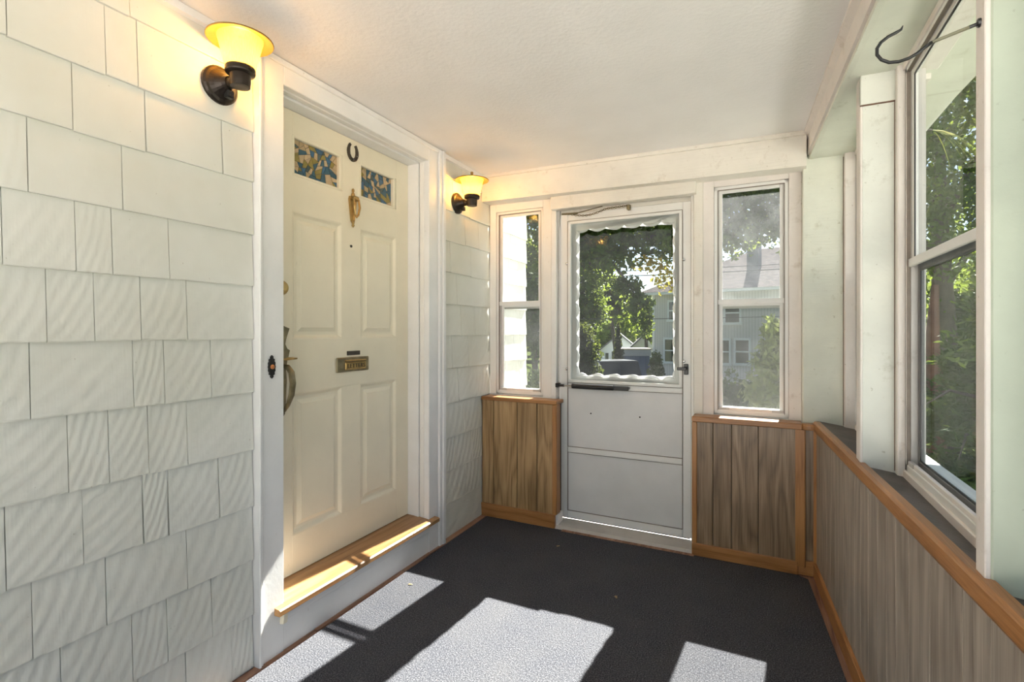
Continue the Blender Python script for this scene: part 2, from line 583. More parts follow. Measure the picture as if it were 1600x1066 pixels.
near = [[0.903], [0.621, 0.84, 0.926], [0.76, 0.948, 1.204], [0.663, 0.884], [0.613, 0.767, 0.857, 1.019],
        [0.702, 0.812, 0.935, 1.077], [0.668, 0.914, 1.005, 1.162], [0.75, 0.849, 0.957, 1.079],
        [0.785, 0.941, 1.017, 1.192], [0.673, 0.842, 1.077], [0.735, 0.912, 1.015, 1.164], [0.76, 0.93, 1.075, 1.239]]
far = [[2.85], [2.74, 2.95], [2.778, 2.889, 3.069], [2.71, 2.964], [2.785], [2.84, 3.02], [2.73, 2.93], [2.809, 3.051], [2.88], [2.76, 2.98], [2.90], []]
for i, zb in enumerate(ZC):
    zt = min(zb + 0.222, 2.345)
    ys = list(near[i])
    y = ys[0]
    while y > Y_REAR + 0.2:
        y -= R.uniform(0.10, 0.24)
        ys.insert(0, max(y, Y_REAR))
    ys = ys + [1.327]
    dark = {(8, 1.017), (8, 1.192), (2, 1.204)}
    for a, b in zip(ys, ys[1:]):
        g = 0.006 if (i, b) in dark else 0.0022
        shingle(a, b, zb, zt, gap=g)
    ys = [2.604] + far[i] + [3.232 if 0.8 < zb + 0.1 < 2.15 else 3.116]
    for a, b in zip(ys, ys[1:]):
        shingle(a, b, zb, zt, gap=0.005 if (i == 7 and a == 2.604) else 0.0025)
for i, zb in enumerate([2.42] + ZC[:-1] + [0.0, -0.2, -0.4, -0.6]):
    y = 3.31
    ys = [y] + sorted(R.uniform(3.4, 3.82) for _ in range(2)) + [3.885 + R.uniform(-0.006, 0.006)]
    for a, b in zip(ys, ys[1:]):
        shingle(a, b, zb, zb + 0.222, 'shingle', 0.004)

# cornice strip along the ceiling over the left wall
bm = bmesh.new()
bm_prism(bm, [(0, 0), (0.022, 0.006), (0.026, 0.03), (0, 0.03)], lambda a, b, c: (XL + a, c, 2.318 + b), Y_REAR, 1.33)
bm_prism(bm, [(0, 0), (0.022, 0.006), (0.026, 0.03), (0, 0.03)], lambda a, b, c: (XL + a, c, 2.318 + b), 2.60, 3.12)
struct(obj('trim_1', bm, 'casing'), 'narrow white moulding along the top of the shingled wall', 'trim')
# reddish strip of bare floor along the wall foot, in pieces
bb = boxes('baseboard_left', [(-1.71, -1.672, Y_REAR, 1.60, -0.008, 0.003), (-1.71, -1.675, 1.605, 2.20, -0.008, 0.004), (-1.71, -1.672, 2.205, 3.10, -0.008, 0.003)], 'redfloor', bev=0.002)
struct(bb, 'worn reddish wood strip between the carpet and the shingled wall', 'floor strip')

# ------------------------------------------------------------------ front door casing, jambs, step
XF = -1.690
casing = empty('trim_2', (XF, 1.95, 0))
struct(casing, 'white painted casing and jambs around the cream front door', 'door casing')
def cpart(name, lst, mat='casing', bev=0.003):
    o = boxes(name, lst, mat, None, None, bev)
    o.parent = casing
    o.matrix_parent_inverse = Matrix.Translation((-XF, -1.95, 0))
    return o
cpart('casing_board', [(XL - 0.004, XF, 1.350, 1.448, 0.0, 2.345)])
cpart('backband', [(XL - 0.004, XF + 0.012, 1.329, 1.340, 0.0, 2.345), (XL, XF + 0.006, 1.340, 1.352, 0.0, 2.345)])
cpart('casing_board', [(XL - 0.004, XF, 2.448, 2.545, 0.0, 2.345)])
cpart('backband', [(XL - 0.004, XF + 0.010, 2.545, 2.575, 0.0, 2.345), (XL - 0.004, XF + 0.016, 2.575, 2.604, 0.0, 2.345)])
cpart('head_casing', [(XL - 0.004, XF, 1.448, 2.448, 2.250, 2.345), (XF - 0.002, XF + 0.008, 1.352, 2.545, 2.322, 2.346)])
for side, s in ((2.448, 1), (1.448, -1)):
    def yy(a, b):
        return (side + s * a, side + s * b) if s > 0 else (side + s * b, side + s * a)
    cpart('jamb', [(XL - 0.14, -1.757, *yy(-0.010, 0.05), 0.195, 2.27)])
    cpart('stop_moulding', [(-1.755, -1.723, *yy(-0.002, 0.05), 0.195, 2.27), (-1.722, -1.700, *yy(0.006, 0.05), 0.195, 2.27)], 'white')
cpart('jamb', [(XL - 0.14, -1.757, 1.448, 2.448, 2.238, 2.30)])
cpart('stop_moulding', [(-1.755, -1.723, 1.448, 2.448, 2.246, 2.30), (-1.722, -1.700, 1.448, 2.448, 2.253, 2.30)], 'white')

step = empty('step', (-1.69, 1.95, 0))
tag(step, 'oak threshold step with white riser below the cream front door', 'step')
PS = Matrix.Translation((1.69, -1.95, 0))
bm = bmesh.new()
bm_prism(bm, [(-1.86, 0.180), (-1.86, 0.204), (-1.80, 0.203), (-1.663, 0.190), (-1.655, 0.186), (-1.655, 0.168), (-1.66, 0.164), (-1.72, 0.164)], lambda a, b, c: (a, c, b), 1.450, 2.446)
bm_prism(bm, [(-1.689, 0.1925), (-1.663, 0.190), (-1.655, 0.186), (-1.655, 0.168), (-1.66, 0.164), (-1.689, 0.164)], lambda a, b, c: (a, c, b), 1.402, 1.450)
bm_prism(bm, [(-1.689, 0.1925), (-1.663, 0.190), (-1.655, 0.186), (-1.655, 0.168), (-1.66, 0.164), (-1.689, 0.164)], lambda a, b, c: (a, c, b), 2.446, 2.505)
o = obj('tread', bm, 'oak', step); o.matrix_parent_inverse = PS
o = boxes('riser', [(-1.73, -1.694, 1.448, 2.448, 0.0, 0.164)], 'casing', step, None, 0.002); o.matrix_parent_inverse = PS
o = boxes('nosing_strip', [(-1.6935, -1.676, 1.448, 2.448, 0.128, 0.164)], 'casing', step, None, 0.003); o.matrix_parent_inverse = PS
bm = bmesh.new()
bm_prism(bm, [(0, 0.118), (0.020, 0.122), (0.026, 0.164), (0, 0.164)], lambda a, b, c: (XF + a, c, b), 1.428, 1.446)
o = obj('bracket', bm, 'cream', step); o.matrix_parent_inverse = PS

# ------------------------------------------------------------------ front door
XD = -1.83
DL, DR_, DB, DT = 1.500, 2.437, 0.207, 2.236
door_1 = empty('door_1', (XD, 1.97, DB))
struct(door_1, 'cream panelled front door with two stained glass lites and brass hardware', 'door')
PD = Matrix.Translation((-XD, -1.97, -DB))
def dput(o, parent=None):
    o.parent = parent or door_1
    if not parent:
        o.matrix_parent_inverse = PD
    return o
U0, U1, U2, U3 = 1.612, 1.912, 2.038, 2.330          # panel columns
ROWS = [(0.375, 1.000), (1.235, 1.800)]
LITE = (1.958, 2.132)
X0d, X1d = XD - 0.042, XD
box_parts = [('stile', (X0d, X1d, DL, U0, DB, DT)), ('stile', (X0d, X1d, U1, U2, ROWS[0][0], ROWS[0][1])), ('stile', (X0d, X1d, U1, U2, ROWS[1][0], LITE[1])), ('stile', (X0d, X1d, U3, DR_, DB, DT)),
             ('rail', (X0d, X1d, U0, U3, DB, ROWS[0][0])), ('rail', (X0d, X1d, U0, U3, ROWS[0][1], ROWS[1][0])),
             ('rail', (X0d, X1d, U0, U1, ROWS[1][1], LITE[0])), ('rail', (X0d, X1d, U2, U3, ROWS[1][1], LITE[0])), ('rail', (X0d, X1d, U0, U3, LITE[1], DT))]
for nme, b in box_parts:
    dput(box(nme, *b, 'cream', bev=0.0008))
def raised_panel(y0, y1, z0, z1):
    bm = bmesh.new()
    # sticking: a sloping frame from the face of the stiles down to the recess, then the raised field
    rings = [(0, 0.0005), (0.006, -0.001), (0.016, -0.011), (0.020, -0.013), (0.034, -0.013), (0.050, -0.006), (0.053, -0.0035)]
    vs_ = []
    for ins, dx in rings:
        vs_.append([bm.verts.new((XD + dx, a, b)) for a, b in ((y0 + ins, z0 + ins), (y1 - ins, z0 + ins), (y1 - ins, z1 - ins), (y0 + ins, z1 - ins))])
    for A, B in zip(vs_, vs_[1:]):
        for k in range(4):
            bm.faces.new((A[k], A[(k + 1) % 4], B[(k + 1) % 4], B[k]))
    bm.faces.new(vs_[-1])
    back = [bm.verts.new((X0d, a, b)) for a, b in ((y0, z0), (y1, z0), (y1, z1), (y0, z1))]
    for k in range(4):
        bm.faces.new((vs_[0][(k + 1) % 4], vs_[0][k], back[k], back[(k + 1) % 4]))
    bm.faces.new(back[::-1])
    return dput(obj('panel', bm, 'cream'))
for r in ROWS:
    raised_panel(U0, U1, *r)
    raised_panel(U2, U3, *r)

def split_poly(poly, rng, depth):
    """cut a convex polygon in two along a slightly off-centre line"""
    def area(p):
        return 0.5 * abs(sum(p[i][0] * p[(i + 1) % len(p)][1] - p[(i + 1) % len(p)][0] * p[i][1] for i in range(len(p))))
    if area(poly) < 0.00075 * rng.uniform(0.7, 1.6) or depth == 0:
        return [poly]
    cx = sum(p[0] for p in poly) / len(poly)
    cy = sum(p[1] for p in poly) / len(poly)
    w = max(p[0] for p in poly) - min(p[0] for p in poly)
    h = max(p[1] for p in poly) - min(p[1] for p in poly)
    ang = (math.pi / 2 if w > h else 0) + rng.uniform(-0.65, 0.65)
    d = (math.cos(ang), math.sin(ang))
    nx, ny = -d[1], d[0]
    off = rng.uniform(-0.18, 0.18) * min(w, h)
    c = nx * cx + ny * cy + off
    A, B = [], []
    for i in range(len(poly)):
        p, q = poly[i], poly[(i + 1) % len(poly)]
        sp, sq = nx * p[0] + ny * p[1] - c, nx * q[0] + ny * q[1] - c
        (A if sp >= 0 else B).append(p)
        if sp * sq < 0:
            tt = sp / (sp - sq)
            x = (p[0] + (q[0] - p[0]) * tt, p[1] + (q[1] - p[1]) * tt)
            A.append(x); B.append(x)
    if len(A) < 3 or len(B) < 3:
        return [poly]
    return split_poly(A, rng, depth - 1) + split_poly(B, rng, depth - 1)

def inset(poly, d):
    cx = sum(p[0] for p in poly) / len(poly)
    cy = sum(p[1] for p in poly) / len(poly)
    out = []
    for x, y in poly:
        l = math.hypot(x - cx, y - cy)
        k = max(0.35, 1 - d * 1.35 / max(l, 1e-5))
        out.append((cx + (x - cx) * k, cy + (y - cy) * k))
    return out

for li, (y0, y1, seed) in enumerate(((U0, U1 - 0.004, 5), (U2 - 0.004, U3 - 0.012, 21))):
    z0, z1 = LITE
    lite = boxes('lite', [(X0d + 0.008, XD - 0.018, y0, y1, z0, z1)], 'lead', bev=0)
    dput(lite)
    tag(lite, 'stained glass mosaic lite in blue, teal and beige')
    fr = boxes('lite_frame', [(XD - 0.02, XD + 0.002, y0 - 0.004, y0 + 0.012, z0, z1), (XD - 0.02, XD + 0.002, y1 - 0.016, y1 + 0.004, z0, z1),
                              (XD - 0.02, XD + 0.002, y0, y1, z0 - 0.004, z0 + 0.010), (XD - 0.02, XD + 0.002, y0, y1, z1 - 0.010, z1 + 0.004)], 'cream', bev=0.003)
    dput(fr)
    rng = random.Random(seed)
    for poly in split_poly([(y0 + .012, z0 + .01), (y1 - .016, z0 + .01), (y1 - .016, z1 - .01), (y0 + .012, z1 - .01)], rng, 7):
        bm = bmesh.new()
        bm_prism(bm, inset(poly, 0.0013), lambda a, b, c: (c, a, b), XD - 0.019, XD - 0.0155)
        o = obj('glass_piece', bm, rng.choice(['sg_teal', 'sg_blue', 'sg_teal', 'sg_slate', 'sg_beige', 'sg_beige', 'sg_sand', 'sg_olive', 'sg_blue']))
        o.parent = lite
        o.matrix_parent_inverse = Matrix.Identity(4)
# door hardware
YC = 1.976
bm = bmesh.new()
bm_box(bm, XD, XD + 0.010, 1.868, 2.094, 1.070, 1.142, 0.004)
ms = dput(obj('mail_slot', bm, 'brassdark'))
tag(ms, 'aged brass letter plate')
bm = bmesh.new()
bm_box(bm, XD + 0.008, XD + 0.017, 1.918, 2.066, 1.079, 1.118, 0.004)
fl = obj('flap', bm, 'brass'); fl.parent = ms
bm = bmesh.new()
bm_box(bm, XD + 0.008, XD + 0.020, 1.918, 2.066, 1.122, 1.129, 0.003)
hg = obj('hinge_bar', bm, 'brass'); hg.parent = ms
cu = bpy.data.curves.new('lettering', 'FONT')
cu.body = 'LETTERS'
cu.size = 0.030
cu.align_x = 'CENTER'; cu.align_y = 'CENTER'
cu.extrude = 0.0012
cu.space_character = 1.15
to = bpy.data.objects.new('lettering_curve', cu)
COL.objects.link(to)
bpy.context.view_layer.update()
me = bpy.data.meshes.new_from_object(to.evaluated_get(bpy.context.evaluated_depsgraph_get()))
bpy.data.objects.remove(to)
me.name = 'lettering'
me.transform(Matrix.Translation((XD + 0.0180, 1.992, 1.0985)) @ Matrix.Rotation(math.pi / 2, 4, 'Z') @ Matrix.Rotation(math.pi / 2, 4, 'X'))
me.materials.clear(); me.materials.append(M['iron'])
lt = bpy.data.objects.new('lettering', me); COL.objects.link(lt); lt.parent = ms
dput(box('name_plate', XD, XD + 0.004, 1.942, 2.034, 1.151, 1.172, 'iron', bev=0.001))
bm = bmesh.new()
bm_lathe(bm, [(0.007, 0), (0.007, 0.003), (0.004, 0.004)], 12, lambda x, y, z: (XD + z, 1.972 + x, 1.697 + y))
dput(obj('peephole', bm, 'dark'))
# knocker
kn = dput(obj('knocker', (lambda b: (bm_prism(b, [(-0.020, 0.05), (0.020, 0.05), (0.024, 0.035), (0.008, -0.075), (-0.008, -0.075), (-0.024, 0.035)], lambda a, b_, c: (XD + c, YC + a, 1.895 + b_), 0.0, 0.014), b)[1])(bmesh.new()), 'brass'))
tag(kn, 'aged brass door knocker with loop')
bm = bmesh.new()
bm_lathe(bm, [(0.001, 0.092), (0.006, 0.086), (0.007, 0.078), (0.004, 0.07), (0.009, 0.064), (0.009, 0.052), (0.005, 0.046)], 12, lambda x, y, z: (XD + 0.010 + x, YC + y, 1.895 + z))
bm_lathe(bm, [(0.006, -0.07), (0.008, -0.08), (0.005, -0.088), (0.008, -0.096), (0.002, -0.104)], 12, lambda x, y, z: (XD + 0.010 + x, YC + y, 1.895 + z))
f1 = obj('finial', bm, 'brass', kn, smooth=True)
bm = bmesh.new()
loop = [(0.018, -0.014, 0.045), (0.030, -0.018, 0.035), (0.036, -0.020, -0.005), (0.034, -0.012, -0.042), (0.034, 0.0, -0.055), (0.034, 0.012, -0.042), (0.036, 0.020, -0.005), (0.030, 0.018, 0.035), (0.018, 0.014, 0.045)]
bm_tube(bm, [(XD + a, YC + b, 1.895 + c) for a, b, c in loop], 0.0055, 8)
bm_box(bm, XD + 0.004, XD + 0.038, YC - 0.018, YC + 0.018, 1.922, 1.945, 0.006)
rg = obj('ring', bm, 'brass', kn, smooth=False)
# deadbolt and handle set
YH = 1.556
bm = bmesh.new()
bm_lathe(bm, [(0.031, 0), (0.031, 0.004), (0.026, 0.012), (0.013, 0.014), (0.012, 0.018)], 24, lambda x, y, z: (XD + z, YH + x, 1.457 + y))
dput(obj('deadbolt', bm, 'brass', smooth=False))
bm = bmesh.new()
esc = [(0.0, 1.295), (0.012, 1.29), (0.034, 1.283), (0.026, 1.262), (0.016, 1.235), (0.012, 1.215), (0.022, 1.196), (0.036, 1.188), (0.030, 1.165), (0.022, 1.140), (0.016, 1.100), (0.020, 1.060), (0.014, 0.950), (0.010, 0.915), (0.0, 0.905)]
poly = [(a, z) for a, z in esc] + [(-a, z) for a, z in esc[-2:0:-1]]
bm_prism(bm, poly, lambda a, b, c: (XD + c, YH + a, b), 0.0, 0.008)
hs = dput(obj('handle_set', bm, 'brassdark'))
bm = bmesh.new()
gp = [(0.006, 1.120), (0.030, 1.118), (0.052, 1.095), (0.060, 1.050), (0.052, 1.000), (0.030, 0.955), (0.006, 0.925)]
bm_tube(bm, [(XD + a, YH + 0.006, z) for a, z in gp], [0.010, 0.011, 0.013, 0.013, 0.012, 0.009, 0.006], 10)
obj('grip', bm, 'brassdark', hs, smooth=True)
bm = bmesh.new()
bm_prism(bm, [(-0.012, 0), (0.030, 0.010), (0.052, 0.006), (0.050, 0.0), (0.02, -0.004)], lambda a, b, c: (XD + 0.01 + max(a, 0) * 0.7, YH + a * 0.6 + c, 1.150 + b), -0.010, 0.012)
obj('thumb_latch', bm, 'brass', hs)

# horseshoe nailed above the knocker
hsx = empty('horseshoe', (XD, 1.980, 2.125))
tag(hsx, 'dark iron horseshoe with open end up, hung above the brass knocker', 'horseshoe')
bm = bmesh.new()
pts = []
for k in range(21):
    a = math.radians(-235 + k * 290 / 20) + math.pi
    a = math.radians(125 + k * 290 / 20)
    pts.append((math.cos(a) * 0.030, 0.046 + math.sin(a) * 0.042 * (1.05 if math.sin(a) > 0 else 0.95)))
for i in range(len(pts) - 1):
    pass
prev = None
rows = []
for i, (a, b) in enumerate(pts):
    d = Vector((pts[min(i + 1, 20)][0] - pts[max(i - 1, 0)][0], pts[min(i + 1, 20)][1] - pts[max(i - 1, 0)][1])).normalized()
    nrm = Vector((-d.y, d.x))
    w = 0.0085 if 2 < i < 18 else 0.0065
    rows.append([bm.verts.new((x, a + nrm.x * w * s, b + nrm.y * w * s)) for x, s in ((0.001, -1), (0.008, -1), (0.010, -0.3), (0.006, 0), (0.010, 0.3), (0.008, 1), (0.001, 1))])
for A, B in zip(rows, rows[1:]):
    for k in range(7):
        bm.faces.new((A[k], A[(k + 1) % 7], B[(k + 1) % 7], B[k]))
bm.faces.new(rows[0]); bm.faces.new(rows[-1][::-1])
obj('shoe', bm, 'iron', hsx)
for a, b in ((0.0, 0.006), (-0.024, 0.03), (0.024, 0.03)):
    bm = bmesh.new()
    bm_lathe(bm, [(0.003, 0.004), (0.003, 0.011), (0.001, 0.012)], 8, lambda x, y, z: (z, a + x, b + y))
    obj('nail', bm, 'steel', hsx)

# doorbell on the casing
dbell = empty('doorbell', (XF, 1.388, 1.088))
tag(dbell, 'ornate black doorbell plate with copper button on the white door casing', 'doorbell')
bm = bmesh.new()
esc = [(0.0, 0.090), (0.006, 0.084), (0.005, 0.078), (0.012, 0.074), (0.011, 0.066), (0.015, 0.060), (0.014, 0.052), (0.016, 0.045)]
half = esc + [(a, 0.09 - z) for a, z in esc[-2::-1]]
bm_prism(bm, half + [(-a, z) for a, z in half[-2:0:-1]], lambda a, b, c: (c, a, b), 0.0, 0.007)
obj('plate', bm, 'black', dbell)
bm = bmesh.new()
bm_lathe(bm, [(0.009, 0.006), (0.009, 0.010), (0.005, 0.012)], 16, lambda x, y, z: (z, x, 0.045 + y))
obj('button', bm, 'copper', dbell)

# ------------------------------------------------------------------ wall lamps
def lamp(loc, label):
    root = empty('wall_lamp', loc)
    tag(root, label, 'lamp', 'wall lamps beside the front door')
    return root
L1 = lamp((XL + 0.010, 1.190, 2.138), 'lit porch lamp on the shingles left of the front door, nearest the camera')
bm = bmesh.new()
bm_lathe(bm, [(0.066, 0.0), (0.066, 0.010), (0.060, 0.016), (0.052, 0.020), (0.040, 0.030), (0.026, 0.046), (0.020, 0.060)], 28, lambda x, y, z: (z, x, y))
obj('backplate', bm, 'bronze', L1, smooth=False)
bm = bmesh.new()
bm_tube(bm, [(0.045, 0, -0.002), (0.075, 0, -0.004), (0.110, 0, 0.0)], [0.021, 0.017, 0.018], 12)
obj('arm', bm, 'bronze', L1, smooth=True)
bm = bmesh.new()
bm_lathe(bm, [(0.020, -0.028), (0.031, -0.027), (0.033, -0.010), (0.033, 0.014), (0.046, 0.018), (0.048, 0.022), (0.048, 0.036), (0.045, 0.040)], 28, lambda x, y, z: (0.112 + x, y, z))
cupo = obj('socket_cup', bm, 'bronze', L1)
bm = bmesh.new()
bm_lathe(bm, [(0.003, 0.0), (0.004, 0.006), (0.001, 0.008)], 8, lambda x, y, z: (0.112 + 0.046 + z, x, 0.028 + y))
obj('set_screw', bm, 'bronze', cupo)
bm = bmesh.new()
bm_box(bm, 0.030, 0.052, -0.004, 0.024, -0.048, -0.022, 0.003)
ol = obj('outlet', bm, 'black', L1)
bm = bmesh.new()
for a, b in ((0.004, -0.030), (0.014, -0.030), (0.004, -0.042), (0.014, -0.042)):
    bm_box(bm, 0.0515, 0.0528, a, a + 0.005, b, b + 0.006)
obj('slot', bm, 'iron', ol)
bm = bmesh.new()
prof = [(0.046, 0.036), (0.050, 0.050), (0.0555, 0.075), (0.061, 0.100), (0.0665, 0.122), (0.071, 0.138)]
bm_lathe(bm, prof, 96, lambda x, y, z: (0.112 + x, y, z), cap=False, rib=0.022)
obj('shade', bm, 'shade', L1, smooth=False)
bm = bmesh.new()
bm_lathe(bm, [(0.104, 0.130), (0.106, 0.132), (0.105, 0.135), (0.080, 0.142), (0.040, 0.147), (0.012, 0.149), (0.008, 0.154), (0.008, 0.158), (0.004, 0.158)], 40, lambda x, y, z: (0.112 + x, y, z), cap=False)
bm_lathe(bm, [(0.003, 0.1445), (0.040, 0.143), (0.080, 0.138), (0.104, 0.130)], 40, lambda x, y, z: (0.112 + x, y, z), cap=False)
cap_o = obj('cap', bm, 'capgold', L1)
bm = bmesh.new()
bm_lathe(bm, [(0.007, 0.152), (0.0075, 0.168), (0.009, 0.170), (0.009, 0.184), (0.004, 0.187)], 12, lambda x, y, z: (0.112 + x, y, z))
obj('finial', bm, 'brass', L1)
LAMP_W = 1.6
def bulb_light(parent):
    d = bpy.data.lights.new('bulb_light', 'POINT')
    d.energy = LAMP_W
    d.color = (1.0, 0.60, 0.18)
    d.shadow_soft_size = 0.026
    o = bpy.data.objects.new('bulb_light', d)
    COL.objects.link(o)
    o.parent = parent
    o.location = (0.112, 0, 0.085)
L2 = lamp((XL + 0.010, 2.785, 2.082), 'lit porch lamp on the shingles right of the front door, by the back corner')
for ch in list(L1.children):
    c = link_copy(ch, L2)
    for g in list(ch.children):
        link_copy(g, c)
bulb_light(L1)
bulb_light(L2)

# ------------------------------------------------------------------ back wall
wall_back = boxes('wall_back', [
    (-0.03, 0.500, 0.10, 0.20, -0.6, 0.830), (1.390, 2.06, 0.10, 0.20, -0.6, 0.79),
    (-0.03, 2.06, 0.135, 0.20, 2.10, 2.5)], 'casing', None, XB, 0)
struct(wall_back, 'back porch wall with wood panelling under two windows and the storm door', 'wall')
def wb_(name, b, mat, bev=0.003):
    return box(name, *b, mat, wall_back, XB, bev)
# header beam
bm = bmesh.new()
bm_prism(bm, [(0.0, 2.168), (1.955, 2.132), (1.955, 2.40), (0.0, 2.40)], lambda a, b, c: (a, c, b), -0.002, 0.14)
obj('header_beam', bm, 'header', wall_back, XB)
bm = bmesh.new()
bm_prism(bm, [(0.0, 2.330), (1.955, 2.292), (1.955, 2.40), (0.0, 2.40)], lambda a, b, c: (a, c, b), -0.012, 0.0)
obj('ceiling_moulding', bm, 'header', wall_back, XB)
wb_('casing', (0.0, 0.050, 0.112, 0.20, 0.83, 2.17), 'white')
wb_('casing', (0.414, 0.500, 0.108, 0.20, 0.82, 2.17), 'white')
wb_('casing', (0.050, 0.414, 0.112, 0.20, 2.112, 2.17), 'white')
wb_('casing', (1.384, 1.436, 0.098, 0.20, 0.0, 2.15), 'header')
wb_('casing', (1.434, 1.494, 0.108, 0.20, 0.78, 2.15), 'pinkwhite')
wb_('casing', (1.876, 1.938, 0.108, 0.20, 0.78, 2.15), 'pinkwhite')
wb_('casing', (1.494, 1.876, 0.108, 0.20, 2.106, 2.15), 'pinkwhite')
wb_('door_head', (0.488, 1.400, 0.060, 0.135, 2.074, 2.16), 'header', 0.004)
wb_('door_head_stop', (0.50, 1.40, 0.150, 0.20, 2.03, 2.10), 'header', 0.002)
wb_('door_jamb', (0.480, 0.516, 0.096, 0.20, 0.0, 2.08), 'casing')
wb_('door_jamb', (0.516, 0.528, 0.120, 0.20, 0.0, 2.08), 'sillalu')
wb_('door_jamb', (1.368, 1.384, 0.110, 0.20, 0.0, 2.08), 'white')
# left panelling
wb_('furring', (0.0, 0.545, 0.012, 0.11, 0.0, 0.80), 'dark', 0)
for a, b in ((0.002, 0.0895), (0.0945, 0.2705), (0.2755, 0.4165), (0.4215, 0.530)):
    wb_('plank', (a, b, 0.0, 0.014, 0.085, 0.800), 'plank', 0.0015)
wb_('cap_rail', (0.0, 0.562, -0.012, 0.112, 0.797, 0.822), 'trimx', 0.004)
wb_('edge_trim', (0.528, 0.560, -0.008, 0.060, 0.085, 0.797), 'trimz', 0.004)
wb_('jamb_lining', (0.545, 0.562, 0.012, 0.10, 0.0, 0.085), 'casing', 0.003)
# right panelling
wb_('furring', (1.388, 2.02, 0.030, 0.11, 0.0, 0.76), 'dark', 0)
for a, b in ((1.414, 1.4985), (1.5015, 1.5945), (1.5975, 1.7275), (1.7305, 1.907)):
    wb_('plank', (a, b, 0.0, 0.034, 0.066, 0.765), 'plankgrey', 0.0015)
wb_('cap_rail', (1.388, 1.935, -0.012, 0.112, 0.757, 0.788), 'trimx', 0.004)
wb_('edge_trim', (1.388, 1.416, -0.008, 0.060, 0.066, 0.757), 'trimz', 0.004)
bm = bmesh.new()
bm_prism(bm, [(1.903, -0.012), (1.946, -0.012), (1.950, -0.008), (1.950, 0.035), (1.903, 0.02)], lambda a, b, c: (a, b, c), 0.045, 0.757)
obj('corner_trim', bm, 'trimz', wall_back, XB)
wb_('plank', (1.950, 1.992, 0.012, 0.04, 0.075, 0.757), 'plankgrey', 0.0015)
bm = bmesh.new()
bm_prism(bm, [(1.986, 0.030), (1.986, -0.004), (2.000, -0.010), (2.016, -0.010), (2.02, 0.03)], lambda a, b, c: (a, b, c), 0.075, 0.757)
obj('corner_trim', bm, 'trimz', wall_back, XB)
bm = bmesh.new()
bm_lathe(bm, [(0.034, 0.0), (0.037, 0.006), (0.037, 0.024), (0.034, 0.030)], 20, lambda x, y, z: (1.972 + x * 1.25, 0.02 + y * 0.9, 0.757 + z))
obj('corner_cap', bm, 'trimx', wall_back, XB)
struct(boxes('baseboard_back', [(0.0, 0.548, -0.014, 0.012, 0.0, 0.088), (1.388, 1.915, -0.016, 0.012, 0.0, 0.068), (1.915, 2.01, -0.006, 0.025, 0.0, 0.076)], 'trimx', None, XB, 0.003),
       'orange-brown wooden baseboard along the foot of the back wall', 'baseboard')
bm = bmesh.new()
bm_prism(bm, [(-0.004, 0.0), (0.012, 0.018), (0.10, 0.024), (0.24, 0.020), (0.24, -0.02), (-0.004, -0.008)], lambda a, b, c: (c, a, b), 0.500, 1.386)
struct(obj('trim_3', bm, 'sillalu', None, XB), 'worn grey metal sill under the storm door', 'door sill')
struct(boxes('trim_4', [(0.60, 1.40, -0.030, -0.006, -0.008, 0.005)], 'redfloor', None, XB, 0.002), 'strip of bare reddish floor in front of the storm door sill', 'floor strip')

